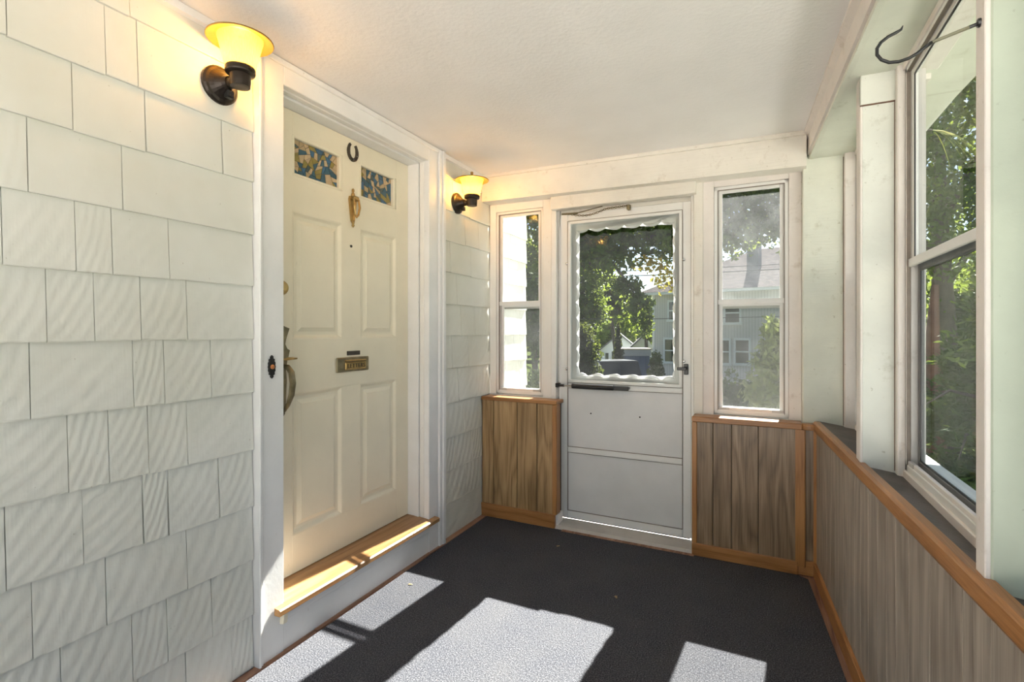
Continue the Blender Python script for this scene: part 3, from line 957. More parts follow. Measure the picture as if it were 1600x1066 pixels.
# ------------------------------------------------------------------ windows
def window(name, label, X, u0, u1, z0, z1, zm, v, gup, glow, screen=None, fw=0.02, sash=0.018, depth=0.06, lowmat='alu', gasket=False):
    w = empty(name, X @ Vector(((u0 + u1) / 2, v, z0)))
    struct(w, label, 'window')
    P = Matrix.Translation(-w.location)
    def put(o, par=None):
        o.parent = par or w
        if par is None:
            o.matrix_parent_inverse = P
        return o
    put(boxes('frame', [(u0, u0 + fw, v, v + depth, z0, z1), (u1 - fw, u1, v, v + depth, z0, z1), (u0, u1, v, v + depth, z1 - fw, z1), (u0, u1, v, v + depth, z0, z0 + fw + 0.006)], 'alu', None, X, 0.002))
    e = 0.0016
    put(boxes('seam', [(u0 - e, u0 + e, v - 0.0008, v + 0.01, z0, z1), (u1 - e, u1 + e, v - 0.0008, v + 0.01, z0, z1), (u0, u1, v - 0.0008, v + 0.01, z1 - e, z1 + e),
                       (u0 + fw - e, u0 + fw + e, v - 0.0006, v + 0.01, z0 + fw, z1 - fw), (u1 - fw - e, u1 - fw + e, v - 0.0006, v + 0.01, z0 + fw, z1 - fw), (u0 + fw, u1 - fw, v - 0.0006, v + 0.01, z1 - fw - e, z1 - fw + e)], 'seam', None, X, 0))
    a0, a1 = u0 + fw, u1 - fw
    # track channels
    put(boxes('track', [(a0, a0 + 0.006, v + 0.010, v + 0.05, z0 + fw, z1 - fw), (a1 - 0.006, a1, v + 0.010, v + 0.05, z0 + fw, z1 - fw)], 'sillalu', None, X, 0))
    b0, b1 = a0 + 0.006, a1 - 0.006
    def mk(zb, zt, vv, gm, sm='alu'):
        s = put(boxes('sash', [(b0, b0 + sash, vv, vv + 0.014, zb, zt), (b1 - sash, b1, vv, vv + 0.014, zb, zt), (b0 + sash, b1 - sash, vv, vv + 0.014, zt - sash, zt), (b0 + sash, b1 - sash, vv, vv + 0.014, zb, zb + sash)], sm, None, X, 0.0015))
        if gasket:
            k_ = 0.006
            gs = boxes('gasket', [(b0 + sash - .001, b0 + sash + k_, vv + .002, vv + .005, zb + sash, zt - sash), (b1 - sash - k_, b1 - sash + .001, vv + .002, vv + .005, zb + sash, zt - sash), (b0 + sash, b1 - sash, vv + .002, vv + .005, zt - sash - k_, zt - sash + .001), (b0 + sash, b1 - sash, vv + .002, vv + .005, zb + sash - .001, zb + sash + k_)], 'black', None, X, 0)
            put(gs, s)
        g = boxes('pane', [(b0 + sash - 0.002, b1 - sash + 0.002, vv + 0.005, vv + 0.008, zb + sash - 0.002, zt - sash + 0.002)], gm, None, X, 0)
        put(g, s)
        return s
    mk(zm - 0.008, z1 - fw, v + 0.012, gup)
    lo = mk(z0 + fw + 0.006, zm - 0.006, v + 0.028, glow, lowmat)
    put(boxes('meeting_rail', [(a0, a1, v + 0.004, v + 0.014, zm - 0.014, zm + 0.014)], 'alu', None, X, 0.002))
    put(boxes('latch', [(a0 + 0.004, a0 + 0.062, v + 0.002, v + 0.016, z0 + fw + 0.004, z0 + fw + 0.020), (a1 - 0.062, a1 - 0.004, v + 0.002, v + 0.016, z0 + fw + 0.004, z0 + fw + 0.020)], 'sillalu', None, X, 0.002))
    put(boxes('bottom_rail', [(a0 + 0.062, a1 - 0.062, v + 0.004, v + 0.016, z0 + fw + 0.002, z0 + fw + 0.020)], 'pinkwhite', None, X, 0.002))
    if screen:
        put(boxes('insect_screen', [(a0, a1, v + 0.050, v + 0.0515, z0 + fw, zm)], screen, None, X, 0))
        put(boxes('screen_rail', [(a0, a1, v + 0.044, v + 0.054, zm - 0.038, zm - 0.018)], 'sillalu', None, X, 0.001))
    return w
window('window_1', 'narrow storm window left of the storm door showing the outside shingles', XB, 0.050, 0.414, 0.832, 2.112, 1.466, 0.120, 'glass', 'glass', 'screen')
window('window_2', 'hazy storm window between the storm door and the corner post', XB, 1.494, 1.876, 0.792, 2.106, 1.440, 0.118, 'glasshazy', 'glass', 'screen')
XS = Matrix(((0, 1, 0, 0), (1, 0, 0, 0), (0, 0, 1, 0), (0, 0, 0, 1)))      # u along +Y, v along +X
window('window_3', 'side window mostly hidden behind the middle white post', XS, 2.27, 3.085, 0.795, 2.165, 1.500, 0.462, 'glassside', 'glassside', 'screendark', lowmat='greyframe', gasket=True, depth=0.036)
window('window_4', 'wide side window with trees outside, nearest the camera', XS, 1.302, 2.150, 0.795, 2.165, 1.500, 0.462, 'glassside', 'glassside', lowmat='greyframe', gasket=True, depth=0.036)
window('window_5', 'side window beside the camera at the right edge', XS, 0.36, 1.205, 0.795, 2.165, 1.500, 0.462, 'glassside', 'glassside', lowmat='greyframe', gasket=True, depth=0.036)

# ------------------------------------------------------------------ storm door
VD = 0.132
door_2 = empty('door_2', XB @ Vector((0.948, VD, 0.03)))
struct(door_2, 'white aluminium storm door with scalloped glass opening and black closer', 'door')
PD2 = Matrix.Translation(-door_2.location)
def sd(o, par=None):
    o.parent = par or door_2
    if par is None:
        o.matrix_parent_inverse = PD2
    return o
d0, d1, dz0, dz1 = 0.530, 1.366, 0.034, 2.050
i0, i1 = 0.584, 1.316
zg0, zg1 = 0.930, 2.000
W = 0.030
sd(boxes('stile', [(d0, i0, VD, VD + W, dz0, dz1)], 'alu', None, XB, 0.004))
sd(boxes('stile', [(i1, d1, VD, VD + W, dz0, dz1)], 'alu', None, XB, 0.004))
sd(boxes('rail', [(i0, i1, VD, VD + W, zg1, dz1)], 'alu', None, XB, 0.003))
sd(boxes('rail', [(i0, i1, VD, VD + W, 0.895, zg0)], 'alu', None, XB, 0.003))
sd(boxes('rail', [(i0, i1, VD - 0.003, VD + W, 0.468, 0.506)], 'alu', None, XB, 0.004))
sd(boxes('rail', [(i0, i1, VD, VD + W, dz0, 0.082)], 'alu', None, XB, 0.003))
sd(boxes('panel', [(i0 - 0.004, i1 + 0.004, VD + 0.006, VD + 0.022, 0.504, 0.898)], 'alupanel', None, XB, 0.002))
sd(boxes('panel', [(i0 - 0.004, i1 + 0.004, VD + 0.006, VD + 0.022, 0.080, 0.470)], 'alupanel', None, XB, 0.002))
sd(boxes('door_sweep', [(d0 + 0.01, d1 - 0.01, VD + 0.01, VD + 0.016, 0.027, dz0)], 'dark', None, XB, 0))
gf = 0.020
e = 0.0014
sd(boxes('seam', [(i0 - e, i0 + e, VD - 0.0046, VD + 0.01, 0.082, zg1), (i1 - e, i1 + e, VD - 0.0046, VD + 0.01, 0.082, zg1), (i0, i1, VD - 0.0046, VD + 0.01, zg1 - e, zg1 + e), (i0, i1, VD - 0.0046, VD + 0.01, zg0 - e, zg0 + e),
                  (i0, i1, VD - 0.0008, VD + 0.01, 0.895 - e, 0.895 + e), (i0, i1, VD - 0.0008, VD + 0.01, 0.505, 0.5078), (i0, i1, VD - 0.0008, VD + 0.01, 0.466, 0.4688), (i0, i1, VD - 0.0008, VD + 0.01, 0.082 - e, 0.082 + e)], 'seam', None, XB, 0))
sd(boxes('glass_frame', [(i0, i0 + gf, VD - 0.004, VD + 0.022, zg0, zg1), (i1 - gf, i1, VD - 0.004, VD + 0.022, zg0, zg1), (i0, i1, VD - 0.004, VD + 0.022, zg1 - gf, zg1), (i0, i1, VD - 0.004, VD + 0.022, zg0, zg0 + gf)], 'alu', None, XB, 0.003))
q0, q1, r0, r1 = i0 + gf - 0.002, i1 - gf + 0.002, zg0 + gf - 0.002, zg1 - gf + 0.002
sd(boxes('pane', [(q0, q1, VD + 0.010, VD + 0.013, r0, r1)], 'glassdoor', None, XB, 0))
def scallops(length, n, d0_, d1_):
    p = [(0, 0)]
    for k in range(n):
        for j in range(9):
            tt = (k + j / 8) / n
            p.append((tt * length, d0_ + d1_ * math.sin(math.pi * j / 8) ** 0.6))
    p.append((length, 0))
    # drop doubled points
    out = []
    for a in p:
        if not out or math.hypot(a[0] - out[-1][0], a[1] - out[-1][1]) > 1e-5:
            out.append(a)
    return out
def scal(n, length, f, d0_=0.024, d1_=0.022):
    bm = bmesh.new()
    poly = scallops(length, n, d0_, d1_)
    inner = [(a, max(0.0, b - 0.013)) for a, b in poly]
    lo = [bm.verts.new(f(a, b, 0.0)) for a, b in poly]
    md = [bm.verts.new(f(a, b, -0.006)) for a, b in poly]
    hi = [bm.verts.new(f(a, b, -0.020)) for a, b in inner]
    m_ = len(poly)
    for A, B in ((lo, md), (md, hi)):
        for k in range(m_):
            bm.faces.new((A[k], A[(k + 1) % m_], B[(k + 1) % m_], B[k]))
    bm.faces.new(lo); bm.faces.new(hi[::-1])
    bmesh.ops.triangulate(bm, faces=[f_ for f_ in bm.faces if len(f_.verts) > 4])
    return sd(obj('scalloped_edge', bm, 'scallop', None, XB))
VS = VD + 0.050                                   # the scalloped grille edge sits on the outer side
HH, WW = r1 - r0, q1 - q0
scal(10, HH, lambda a, b, c: (q0 - 0.004 + b, VS + c, r0 + a), 0.018, 0.034)
scal(10, HH, lambda a, b, c: (q1 + 0.004 - b, VS + c, r0 + a), 0.018, 0.034)
scal(6, WW, lambda a, b, c: (q0 + a, VS + c, r0 - 0.004 + b), 0.010, 0.042)
scal(6, WW, lambda a, b, c: (q0 + a, VS + c, r1 + 0.008 - b), 0.036, 0.028)
# reveal between the glass frame and the scalloped edge
sd(boxes('glass_reveal', [(q0 - 0.012, q0, VD + 0.014, VS + 0.002, r0, r1), (q1, q1 + 0.012, VD + 0.014, VS + 0.002, r0, r1), (q0, q1, VD + 0.014, VS + 0.002, r1, r1 + 0.012), (q0, q1, VD + 0.014, VS + 0.002, r0 - 0.012, r0)], 'scallop', None, XB, 0))
# closer
bm = bmesh.new()
cz = 0.910
cv = VD - 0.045
bm_lathe(bm, [(0.013, 0.630), (0.017, 0.632), (0.017, 0.905), (0.013, 0.908)], 16, lambda x, y, z: (z, cv + x, cz + 0.004 + y))
cl = sd(obj('closer', bm, 'black', None, XB))
tag(cl, 'black cylinder door closer')
bm = bmesh.new()
bm_tube(bm, [(0.520, cv, cz + 0.004), (0.632, cv, cz + 0.004)], 0.005, 8)
sd(obj('rod', bm, 'steel', None, XB), cl).matrix_parent_inverse = Matrix.Identity(4)
bm = bmesh.new()
bm_box(bm, 0.516, 0.540, cv - 0.012, VD - 0.012, cz - 0.010, cz + 0.018, 0.003)
bm_tube(bm, [(0.535, cv, cz + 0.004), (0.575, cv, cz + 0.004)], 0.009, 8)
bm_box(bm, 0.905, 1.000, cv + 0.004, cv + 0.010, cz - 0.010, cz + 0.016, 0.002)
bm_box(bm, 0.925, 1.000, cv + 0.008, VD, cz - 0.004, cz + 0.010, 0.002)
sd(obj('bracket', bm, 'black', None, XB), cl)
# retaining chain at the top
bm = bmesh.new()
def chain_pt(s):
    u = 0.60 + 0.40 * s
    z = 2.045 - 0.025 * math.sin(math.pi * min(1, s * 1.6)) ** 1 + 0.012 * s
    return Vector((u, VD - 0.022, z))
for k in range(34):
    s = k / 33
    p = chain_pt(s)
    ring = []
    for j in range(8):
        a = 2 * math.pi * j / 8
        e, f_ = math.cos(a) * 0.009, math.sin(a) * 0.0055
        ring.append(p + (Vector((e, f_, 0)) if k % 2 else Vector((e, 0, f_))))
    bm_tube(bm, ring, 0.0018, 5, True)
sd(obj('safety_chain', bm, 'brassdark', None, XB))
bm = bmesh.new()
bm_tube(bm, [(0.55, VD - 0.02, 2.048), (0.66, VD - 0.022, 2.044)], 0.006, 8)
bm_tube(bm, [(0.66, VD - 0.022, 2.046), (0.83, VD - 0.03, 2.068)], 0.003, 6)
bm_box(bm, 0.985, 1.006, VD - 0.03, VD, 2.030, 2.062, 0.003)
sd(obj('chain_bracket', bm, 'brassdark', None, XB))
# latch handle
bm = bmesh.new()
bm_box(bm, 1.325, 1.350, VD - 0.012, VD, 1.012, 1.076, 0.003)
bm_tube(bm, [(1.337, VD - 0.008, 1.048), (1.337, VD - 0.040, 1.048)], 0.007, 8)
bm_box(bm, 1.290, 1.345, VD - 0.046, VD - 0.034, 1.039, 1.056, 0.003)
lh = sd(obj('latch', bm, 'black', None, XB))
bm = bmesh.new()
for u, z in ((0.742, 0.735), (1.060, 0.735)):
    bm_lathe(bm, [(0.005, 0.0), (0.005, 0.004)], 8, lambda x, y, zz: (u + x, VD + 0.0065 - zz, z + y))
sd(obj('screw_hole', bm, 'dark', None, XB))
bm = bmesh.new()
for u, z in ((0.576, 1.72), (1.324, 1.70), (0.576, 1.02), (1.324, 1.09)):
    bm_lathe(bm, [(0.010, 0.0), (0.008, 0.007), (0.003, 0.009)], 10, lambda x, y, zz: (u + x, VD - zz, z + y))
sd(obj('glass_clip', bm, 'steel', None, XB))

# ------------------------------------------------------------------ right wall
YA, YZ = -3.5, 0.862                                # local extent along the wall
wall_right = boxes('wall_right', [(0.012, 0.20, YA, YZ, -0.6, 0.745)], 'dark', None, XR, 0)
struct(wall_right, 'low porch side wall of wood panelling with reflected grey in its colour under the side windows', 'wall')
widths = [0.098, 0.06, 0.14, 0.085, 0.115, 0.05, 0.165, 0.12, 0.175, 0.14]
y = YZ
wi = 0
plk = [0.77, 0.69, 0.58, 0.50, 0.40, 0.33, 0.235, 0.16, 0.05, -0.04, -0.14, -0.25, -0.34, -0.43, -0.537, -0.683, -0.86, -0.976, -1.10, -1.24, -1.33, -1.5, -1.62, -1.8, -1.9, -2.05, -2.2, -2.4, -2.6, -2.8, -3.0, -3.25, -3.5]
for yb in plk:
    box('plank', 0.008, 0.020, yb + 0.001, y - 0.001, 0.070, 0.752, 'plankside', wall_right, XR, 0.0012)
    y = yb
bm = bmesh.new()
bm_prism(bm, [(0.0, 0.752), (-0.004, 0.760), (-0.004, 0.795), (0.004, 0.803), (0.026, 0.803), (0.026, 0.752)], lambda a, b, c: (a, c, b), YA, YZ + 0.015)
obj('edge_trim', bm, 'trimy', wall_right, XR)
struct(boxes('baseboard_right', [(-0.006, 0.014, YA, YZ - 0.01, 0.0, 0.075)], 'trimy', None, XR, 0.003), 'orange-brown wooden baseboard along the low side wall', 'baseboard')
bm = bmesh.new()
bm_prism(bm, [(0.600, -1.29), (0.600, 3.20), (0.29, 3.20), (0.349, 2.2), (0.549, -1.29)], lambda a, b, c: (a, b, (0.800 - max(0, a - 0.36) * 0.20) + c), -0.06, 0.0)
struct(obj('trim_5', bm, 'ledge'), 'dark weathered ledge under the side windows', 'window sill')
struct(boxes('trim_6', [(0.455, 0.500, 2.262, 3.10, 0.745, 0.800), (0.455, 0.500, 1.300, 2.152, 0.745, 0.800), (0.455, 0.500, 0.35, 1.215, 0.745, 0.800)], 'pinkwhite', None, None, 0.003), 'white stop boards at the foot of the side windows', 'trim')
# outer wall under the windows, and posts
struct(boxes('wall_outer', [(0.50, 0.60, Y_REAR, 3.30, -0.6, 0.79)], 'casing', None, None, 0), 'outer face of the low side wall', 'wall')
def post(name, lst, mat, label, edge=None):
    p = boxes(name, lst, mat, None, None, 0.004)
    struct(p, label, 'post')
    return p
p1 = post('trim_7', [(0.228, 0.515, 3.118, 3.30, 0.74, 2.20)], 'green', 'pale green corner post with rough brushed paint')
boxes('stop_moulding', [(0.412, 0.462, 3.086, 3.118, 0.75, 2.19)], 'pinkwhite', p1, None, 0.004)
p2 = post('trim_8', [(0.343, 0.490, 2.185, 2.258, 0.74, 2.20)], 'greenplain', 'middle white post between the two side windows')
boxes('stop_moulding', [(0.440, 0.466, 2.150, 2.186, 0.75, 2.19), (0.440, 0.466, 2.257, 2.272, 0.75, 2.19)], 'pinkwhite', p2, None, 0.004)
boxes('post_edge', [(0.338, 0.346, 2.184, 2.259, 0.78, 2.19)], 'pinkwhite', p2, None, 0.002)
boxes('post_block', [(0.338, 0.442, 2.1805, 2.20, 2.075, 2.195)], 'greenplain', p2, None, 0.003)
boxes('paint_gap', [(0.4380, 0.4412, 2.1815, 2.19, 0.785, 2.075)], 'gapbrown', p2, None, 0)
boxes('paint_gap', [(0.4095, 0.4125, 3.1150, 3.12, 0.785, 2.17)], 'gapbrown', p1, None, 0)
boxes('paint_gap', [(0.338, 0.442, 2.1800, 2.186, 2.0715, 2.0755)], 'gapbrown', p2, None, 0)
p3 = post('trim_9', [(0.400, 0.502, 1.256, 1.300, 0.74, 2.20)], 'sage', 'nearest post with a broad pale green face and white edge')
boxes('post_edge', [(0.392, 0.402, 1.258, 1.302, 0.78, 2.19)], 'pinkwhite', p3, None, 0.002)
p4 = post('trim_10', [(0.440, 0.502, 0.28, 0.355, 0.74, 2.20)], 'greenplain', 'post beside the camera at the right')
post('trim_11', [(0.480, 0.502, -1.29, -0.62, 0.74, 2.20)], 'greenplain', 'post behind the camera')

# beam over the side windows
TBm = math.atan2(0.036, 1.0)
XM = Matrix.Translation((0.262, 3.1, 0)) @ Matrix.Rotation(TBm, 4, 'Z')
bm = bmesh.new()
bm_prism(bm, [(0.0, 2.180), (0.42, 2.180), (0.42, 2.46), (0.0, 2.46)], lambda a, b, c: (a, c, b), -4.35, 0.16)
beam = obj('trim_12', bm, 'green', None, XM)
struct(beam, 'painted beam over the side windows with pale green underside', 'beam')
bm = bmesh.new()
bm_prism(bm, [(-0.014, 2.205), (0.0, 2.200), (0.0, 2.46), (-0.014, 2.46)], lambda a, b, c: (a, c, b), -4.35, 0.02)
obj('face_board', bm, 'pinkwhite', beam, XM)
bm = bmesh.new()
bm_prism(bm, [(-0.034, 2.300), (-0.014, 2.284), (-0.014, 2.46), (-0.034, 2.46)], lambda a, b, c: (a, c, b), -4.35, 0.012)
obj('ceiling_moulding', bm, 'pinkwhite', beam, XM)
bm = bmesh.new()
bm_prism(bm, [(-0.006, 2.180), (-0.006, 2.196), (0.012, 2.196), (0.012, 2.178)], lambda a, b, c: (a, c, b), -4.35, 0.02)
obj('edge_bead', bm, 'green', beam, XM)
struct(boxes('trim_13', [(0.455, 0.56, 2.258, 3.118, 2.160, 2.185), (0.455, 0.56, 1.300, 2.185, 2.160, 2.185), (0.455, 0.56, 0.35, 1.258, 2.160, 2.185)], 'pinkwhite', None, None, 0.002), 'white head boards over the side windows', 'trim')
# eave outside
struct(boxes('trim_14', [(0.55, 0.66, Y_REAR, 3.9, 2.235, 2.27)], 'green', None, None, 0), 'pale green eave soffit outside the side windows', 'soffit')
gut = empty('gutter', (0.70, 1.3, 2.2))
tag(gut, 'white roof gutter along the eave outside the side windows', 'gutter')
bm = bmesh.new()
bm_prism(bm, [(0.655, 2.262), (0.668, 2.226), (0.735, 2.222), (0.755, 2.300), (0.749, 2.300), (0.730, 2.230), (0.672, 2.232), (0.661, 2.262)], lambda a, b, c: (a - 0.70, c - 1.3, b - 2.2), Y_REAR, 3.9)
obj('trough', bm, 'casing', gut)
bm = bmesh.new()
bm_box(bm, 0.655 - 0.70, 0.665 - 0.70, Y_REAR - 1.3, 3.9 - 1.3, 0.03, 0.16)
obj('fascia', bm, 'casing', gut)

# wrought-iron hook on the nearest post
hook = empty('plant_hook', (0.392, 1.28, 1.866))
tag(hook, 'black curved iron plant hook on the nearest post, with a pale worn band', 'hook')
def hk(lst):
    return [(a - 0.392, 0, z - 1.866) for a, z in lst]
S = [(0.394, 1.866), (0.375, 1.861), (0.352, 1.855), (0.333, 1.850), (0.318, 1.846), (0.306, 1.838), (0.294, 1.829), (0.280, 1.8225), (0.264, 1.8195), (0.248, 1.8215), (0.235, 1.830), (0.2275, 1.842), (0.2275, 1.855), (0.234, 1.866), (0.246, 1.8745), (0.260, 1.880), (0.268, 1.884), (0.271, 1.891)]
bm = bmesh.new(); bm_tube(bm, hk(S[4:]), [0.0034] * 12 + [0.0026, 0.0010], 8); obj('hook_curl', bm, 'black', hook, smooth=True)
bm = bmesh.new(); bm_tube(bm, hk(S[1:5]), 0.0034, 8); tag(obj('worn_band', bm, 'worn', hook, smooth=True), 'pale worn band')
bm = bmesh.new(); bm_tube(bm, hk(S[:2]), 0.0036, 8); bm_lathe(bm, [(0.009, 0.0), (0.008, 0.005)], 10, lambda x, y, z: (0.001 - z, x, y)); obj('hook_stem', bm, 'black', hook, smooth=False)

M['dryleaf'] = plain('dry_leaf', (0.30, 0.20, 0.10), 0.8)
def dry_leaf(label, x, y, rot):
    bm = bmesh.new()
    pl_ = [(0, -0.012), (0.006, -0.003), (0.004, 0.004), (0.009, 0.006), (0.0, 0.014), (-0.008, 0.005), (-0.004, 0.002), (-0.006, -0.005)]
    lo_ = [bm.verts.new((a, b, 0.0005 + abs(a) * 0.35)) for a, b in pl_]
    hi_ = [bm.verts.new((a, b, 0.0014 + abs(a) * 0.35)) for a, b in pl_]
    bm.faces.new(lo_[::-1]); bm.faces.new(hi_)
    for k in range(8):
        bm.faces.new((lo_[k], lo_[(k + 1) % 8], hi_[(k + 1) % 8], hi_[k]))
    o = obj('dry_leaf', bm, 'dryleaf')
    o.location = (x, y, 0.0); o.rotation_euler = (0, 0, rot)
    tag(o, label, 'leaf', 'dry leaf bits on the carpet')
dry_leaf('dry leaf bit on the shaded carpet in front of the storm door', -0.60, 2.42, 0.6)
dry_leaf('dry leaf bit in the sunlit strip of carpet by the step', -1.56, 2.10, 1.9)
dry_leaf('dry leaf bit on the dark carpet near the wood-panelled corner by the step', -1.05, 2.85, 2.6)

# ------------------------------------------------------------------ outside: ground
def gz(y):
    if y < 5: return -0.62
    if y < 22: return -0.62 - 1.23 * (y - 5) / 17
    return -1.85
lawn_m, t, b, o = nt('lawn')
v = world_pos(t)
c = ramp(t, noise(t, v, 3, 8, 0.7), [(0.3, (0.03, 0.045, 0.015)), (0.55, (0.07, 0.09, 0.03)), (0.75, (0.14, 0.15, 0.07))])
t.links.new(c, b.inputs['Base Color']); b.inputs['Roughness'].default_value = 0.9; b.inputs['Specular IOR Level'].default_value = 0.0
bump(t, b, noise(t, v, 60, 4), 0.8, 0.05)
asph = paint('asphalt', (0.16, 0.16, 0.165), 0.15, 0.9, 0.5)
bm = bmesh.new()
ysg = [-40, -10, 0, 5] + [5 + 17 * k / 10 for k in range(1, 11)] + [40, 80, 160]
rows = [[bm.verts.new((x, yv, gz(yv) - (0.05 if False else 0))) for x in (-120, -40, -8, 8, 40, 120)] for yv in ysg]
for A, B in zip(rows, rows[1:]):
    for k in range(5):
        bm.faces.new((A[k], A[k + 1], B[k + 1], B[k]))
o = obj('ground', bm, lawn_m)
struct(o, 'sloping lawn outside the porch', 'ground')
bm = bmesh.new()
#dr = [[bm.verts.new((x0, yv, gz(yv) + 0.012)), bm.verts.new((x1, yv, gz(yv) + 0.012))] and (x0, x1, yv) for x0, x1, yv in ()] 
rr = []
for yv, x0, x1 in ((15, -7.5, -3.5), (18, -9, -3.2), (22, -10, -3.4), (31, -10.5, -5.6)):
    rr.append([bm.verts.new((x0, yv, gz(yv) + 0.015)), bm.verts.new((x1, yv, gz(yv) + 0.015))])
for A, B in zip(rr, rr[1:]):
    bm.faces.new((A[0], A[1], B[1], B[0]))
struct(obj('driveway', bm, asph), 'grey asphalt driveway under the parked dark car', 'driveway')

pav = paint('pale_concrete', (0.74, 0.71, 0.67), 0.10, 0.9, 0.4)
bm = bmesh.new()
for (x0, x1, y0, y1) in ((-14, 14, -22, Y_REAR - 0.05), (3.2, 4.6, Y_REAR - 0.05, 9.0)):  # rear slab is an unseen addition that bounces sunlight into the porch
    bm_box(bm, x0, x1, y0, y1, -0.75, -0.60)
struct(obj('bounce_pavement', bm, pav), 'pale concrete paving beside the porch, with more added behind the camera to bounce sunlight', 'bounce_pavement')

# ------------------------------------------------------------------ outside: neighbouring buildings
siding, t, b, o = nt('grey_siding')
v = world_pos(t)
wv = N(t, 'ShaderNodeTexWave', wave_type='BANDS', bands_direction='X')
wv.inputs['Scale'].default_value = 2.2
t.links.new(v, wv.inputs['Vector'])
c = ramp(t, wv.outputs['Fac'], [(0.05, (0.40, 0.385, 0.375)), (0.2, (0.50, 0.48, 0.47))])
t.links.new(c, b.inputs['Base Color']); b.inputs['Roughness'].default_value = 0.7
roof_m, t, b, o = nt('roof_shingles')
v = world_pos(t)
br = N(t, 'ShaderNodeTexBrick')
br.inputs['Scale'].default_value = 3.0
br.inputs['Color1'].default_value = (0.10, 0.09, 0.09, 1)
br.inputs['Color2'].default_value = (0.14, 0.125, 0.12, 1)
br.inputs['Mortar'].default_value = (0.06, 0.055, 0.055, 1)
sx = N(t, 'ShaderNodeSeparateXYZ'); t.links.new(v, sx.inputs[0])
cx_ = N(t, 'ShaderNodeCombineXYZ'); t.links.new(sx.outputs['X'], cx_.inputs['X']); t.links.new(sx.outputs['Z'], cx_.inputs['Y'])
t.links.new(cx_.outputs[0], br.inputs['Vector'])
t.links.new(br.outputs[0], b.inputs['Base Color']); b.inputs['Roughness'].default_value = 0.9; b.inputs['Specular IOR Level'].default_value = 0.0
M['siding'] = siding; M['roof'] = roof_m
M['roofpale'] = plain('pale_grey_roof', (0.15, 0.15, 0.155), 0.8, spec=0.0)
M['rooftan'] = plain('tan_roof', (0.36, 0.30, 0.20), 0.8)
M['housewhite'] = plain('white_house_paint', (0.62, 0.63, 0.64), 0.7)
M['chimney'] = plain('grey_chimney_stucco', (0.17, 0.17, 0.185), 0.9)
M['bluebox'] = plain('blue_panel', (0.045, 0.07, 0.13), 0.6)
M['greyboard'] = plain('weathered_grey_board', (0.28, 0.28, 0.29), 0.8)
M['housepane'] = plain('dark_house_glass', (0.03, 0.035, 0.04), 0.08, 0.0, 0.8, bumps=0)

HC = Vector((-5.42, 30.64, 0))
HA = -math.atan2(0.23, 0.973)
XH = Matrix.Translation(HC) @ Matrix.Rotation(HA, 4, 'Z')
house = empty('house', HC + Vector((0, 0, -1.85)))
tag(house, 'grey two-storey house with hipped roof and chimney seen through the windows', 'house')
PH = Matrix.Translation(-house.location)
def hp(o, par=None):
    o.parent = par or house
    if par is None:
        o.matrix_parent_inverse = PH
    return o
HW, HD_ = 11.0, 8.5
hp(boxes('wall', [(0, HW, 0, HD_, -1.9, 3.42)], 'siding', None, XH, 0))
hp(boxes('corner_board', [(-0.02, 0.12, -0.03, 0.1, -1.9, 3.42)], 'housewhite', None, XH, 0.005))
hp(boxes('fascia', [(-0.62, HW + 0.6, -0.62, -0.56, 3.36, 3.52), (-0.62, -0.56, -0.62, HD_ + 0.6, 3.36, 3.52)], 'housewhite', None, XH, 0.005))
hp(boxes('soffit', [(-0.6, HW + 0.6, -0.6, HD_ + 0.6, 3.38, 3.44)], 'housewhite', None, XH, 0))
hp(boxes('foundation', [(-0.03, HW, -0.04, HD_, -1.95, -1.45)], 'greyboard', None, XH, 0))
bm = bmesh.new()
vv = [bm.verts.new(p) for p in ((-0.65, -0.65, 3.50), (HW + .65, -0.65, 3.50), (HW + .65, HD_ + .65, 3.50), (-0.65, HD_ + .65, 3.50), (4.6, HD_ / 2, 6.15), (HW - 4.6, HD_ / 2, 6.15))]
for f in ((0, 1, 5, 4), (1, 2, 5), (2, 3, 4, 5), (3, 0, 4), (3, 2, 1, 0)):
    bm.faces.new([vv[i] for i in f])
hp(obj('roof', bm, 'roof', None, XH))
hp(boxes('chimney', [(4.85, 5.45, 1.2, 1.9, 3.6, 6.25)], 'chimney', None, XH, 0.02))
def hwin(u0, u1, z0, z1):
    f = hp(boxes('window', [(u0 - .1, u0, -0.06, 0.02, z0 - .12, z1 + .12), (u1, u1 + .1, -0.06, 0.02, z0 - .12, z1 + .12), (u0, u1, -0.06, 0.02, z1, z1 + .12), (u0 - .14, u1 + .14, -0.09, 0.02, z0 - .14, z0), (u0, u1, -0.05, 0.02, (z0 + z1) / 2 - .035, (z0 + z1) / 2 + .035)], 'housewhite', None, XH, 0.004))
    zm = (z0 + z1) / 2
    for a, b_ in ((z0, zm - .03), (zm + .03, z1)):
        p = boxes('pane', [(u0, u1, -0.02, 0.01, a, b_)], 'housepane', None, XH, 0)
        hp(p, f)
for w_ in ((0.75, 1.35, -0.45, 0.80), (1.0, 1.62, 1.95, 2.95), (3.75, 4.28, -0.42, 0.78), (4.62, 5.26, -0.40, 0.80), (4.10, 4.80, 1.75, 2.75), (7.2, 7.9, 1.75, 2.75), (7.2, 7.9, -0.4, 0.8)):
    hwin(*w_)

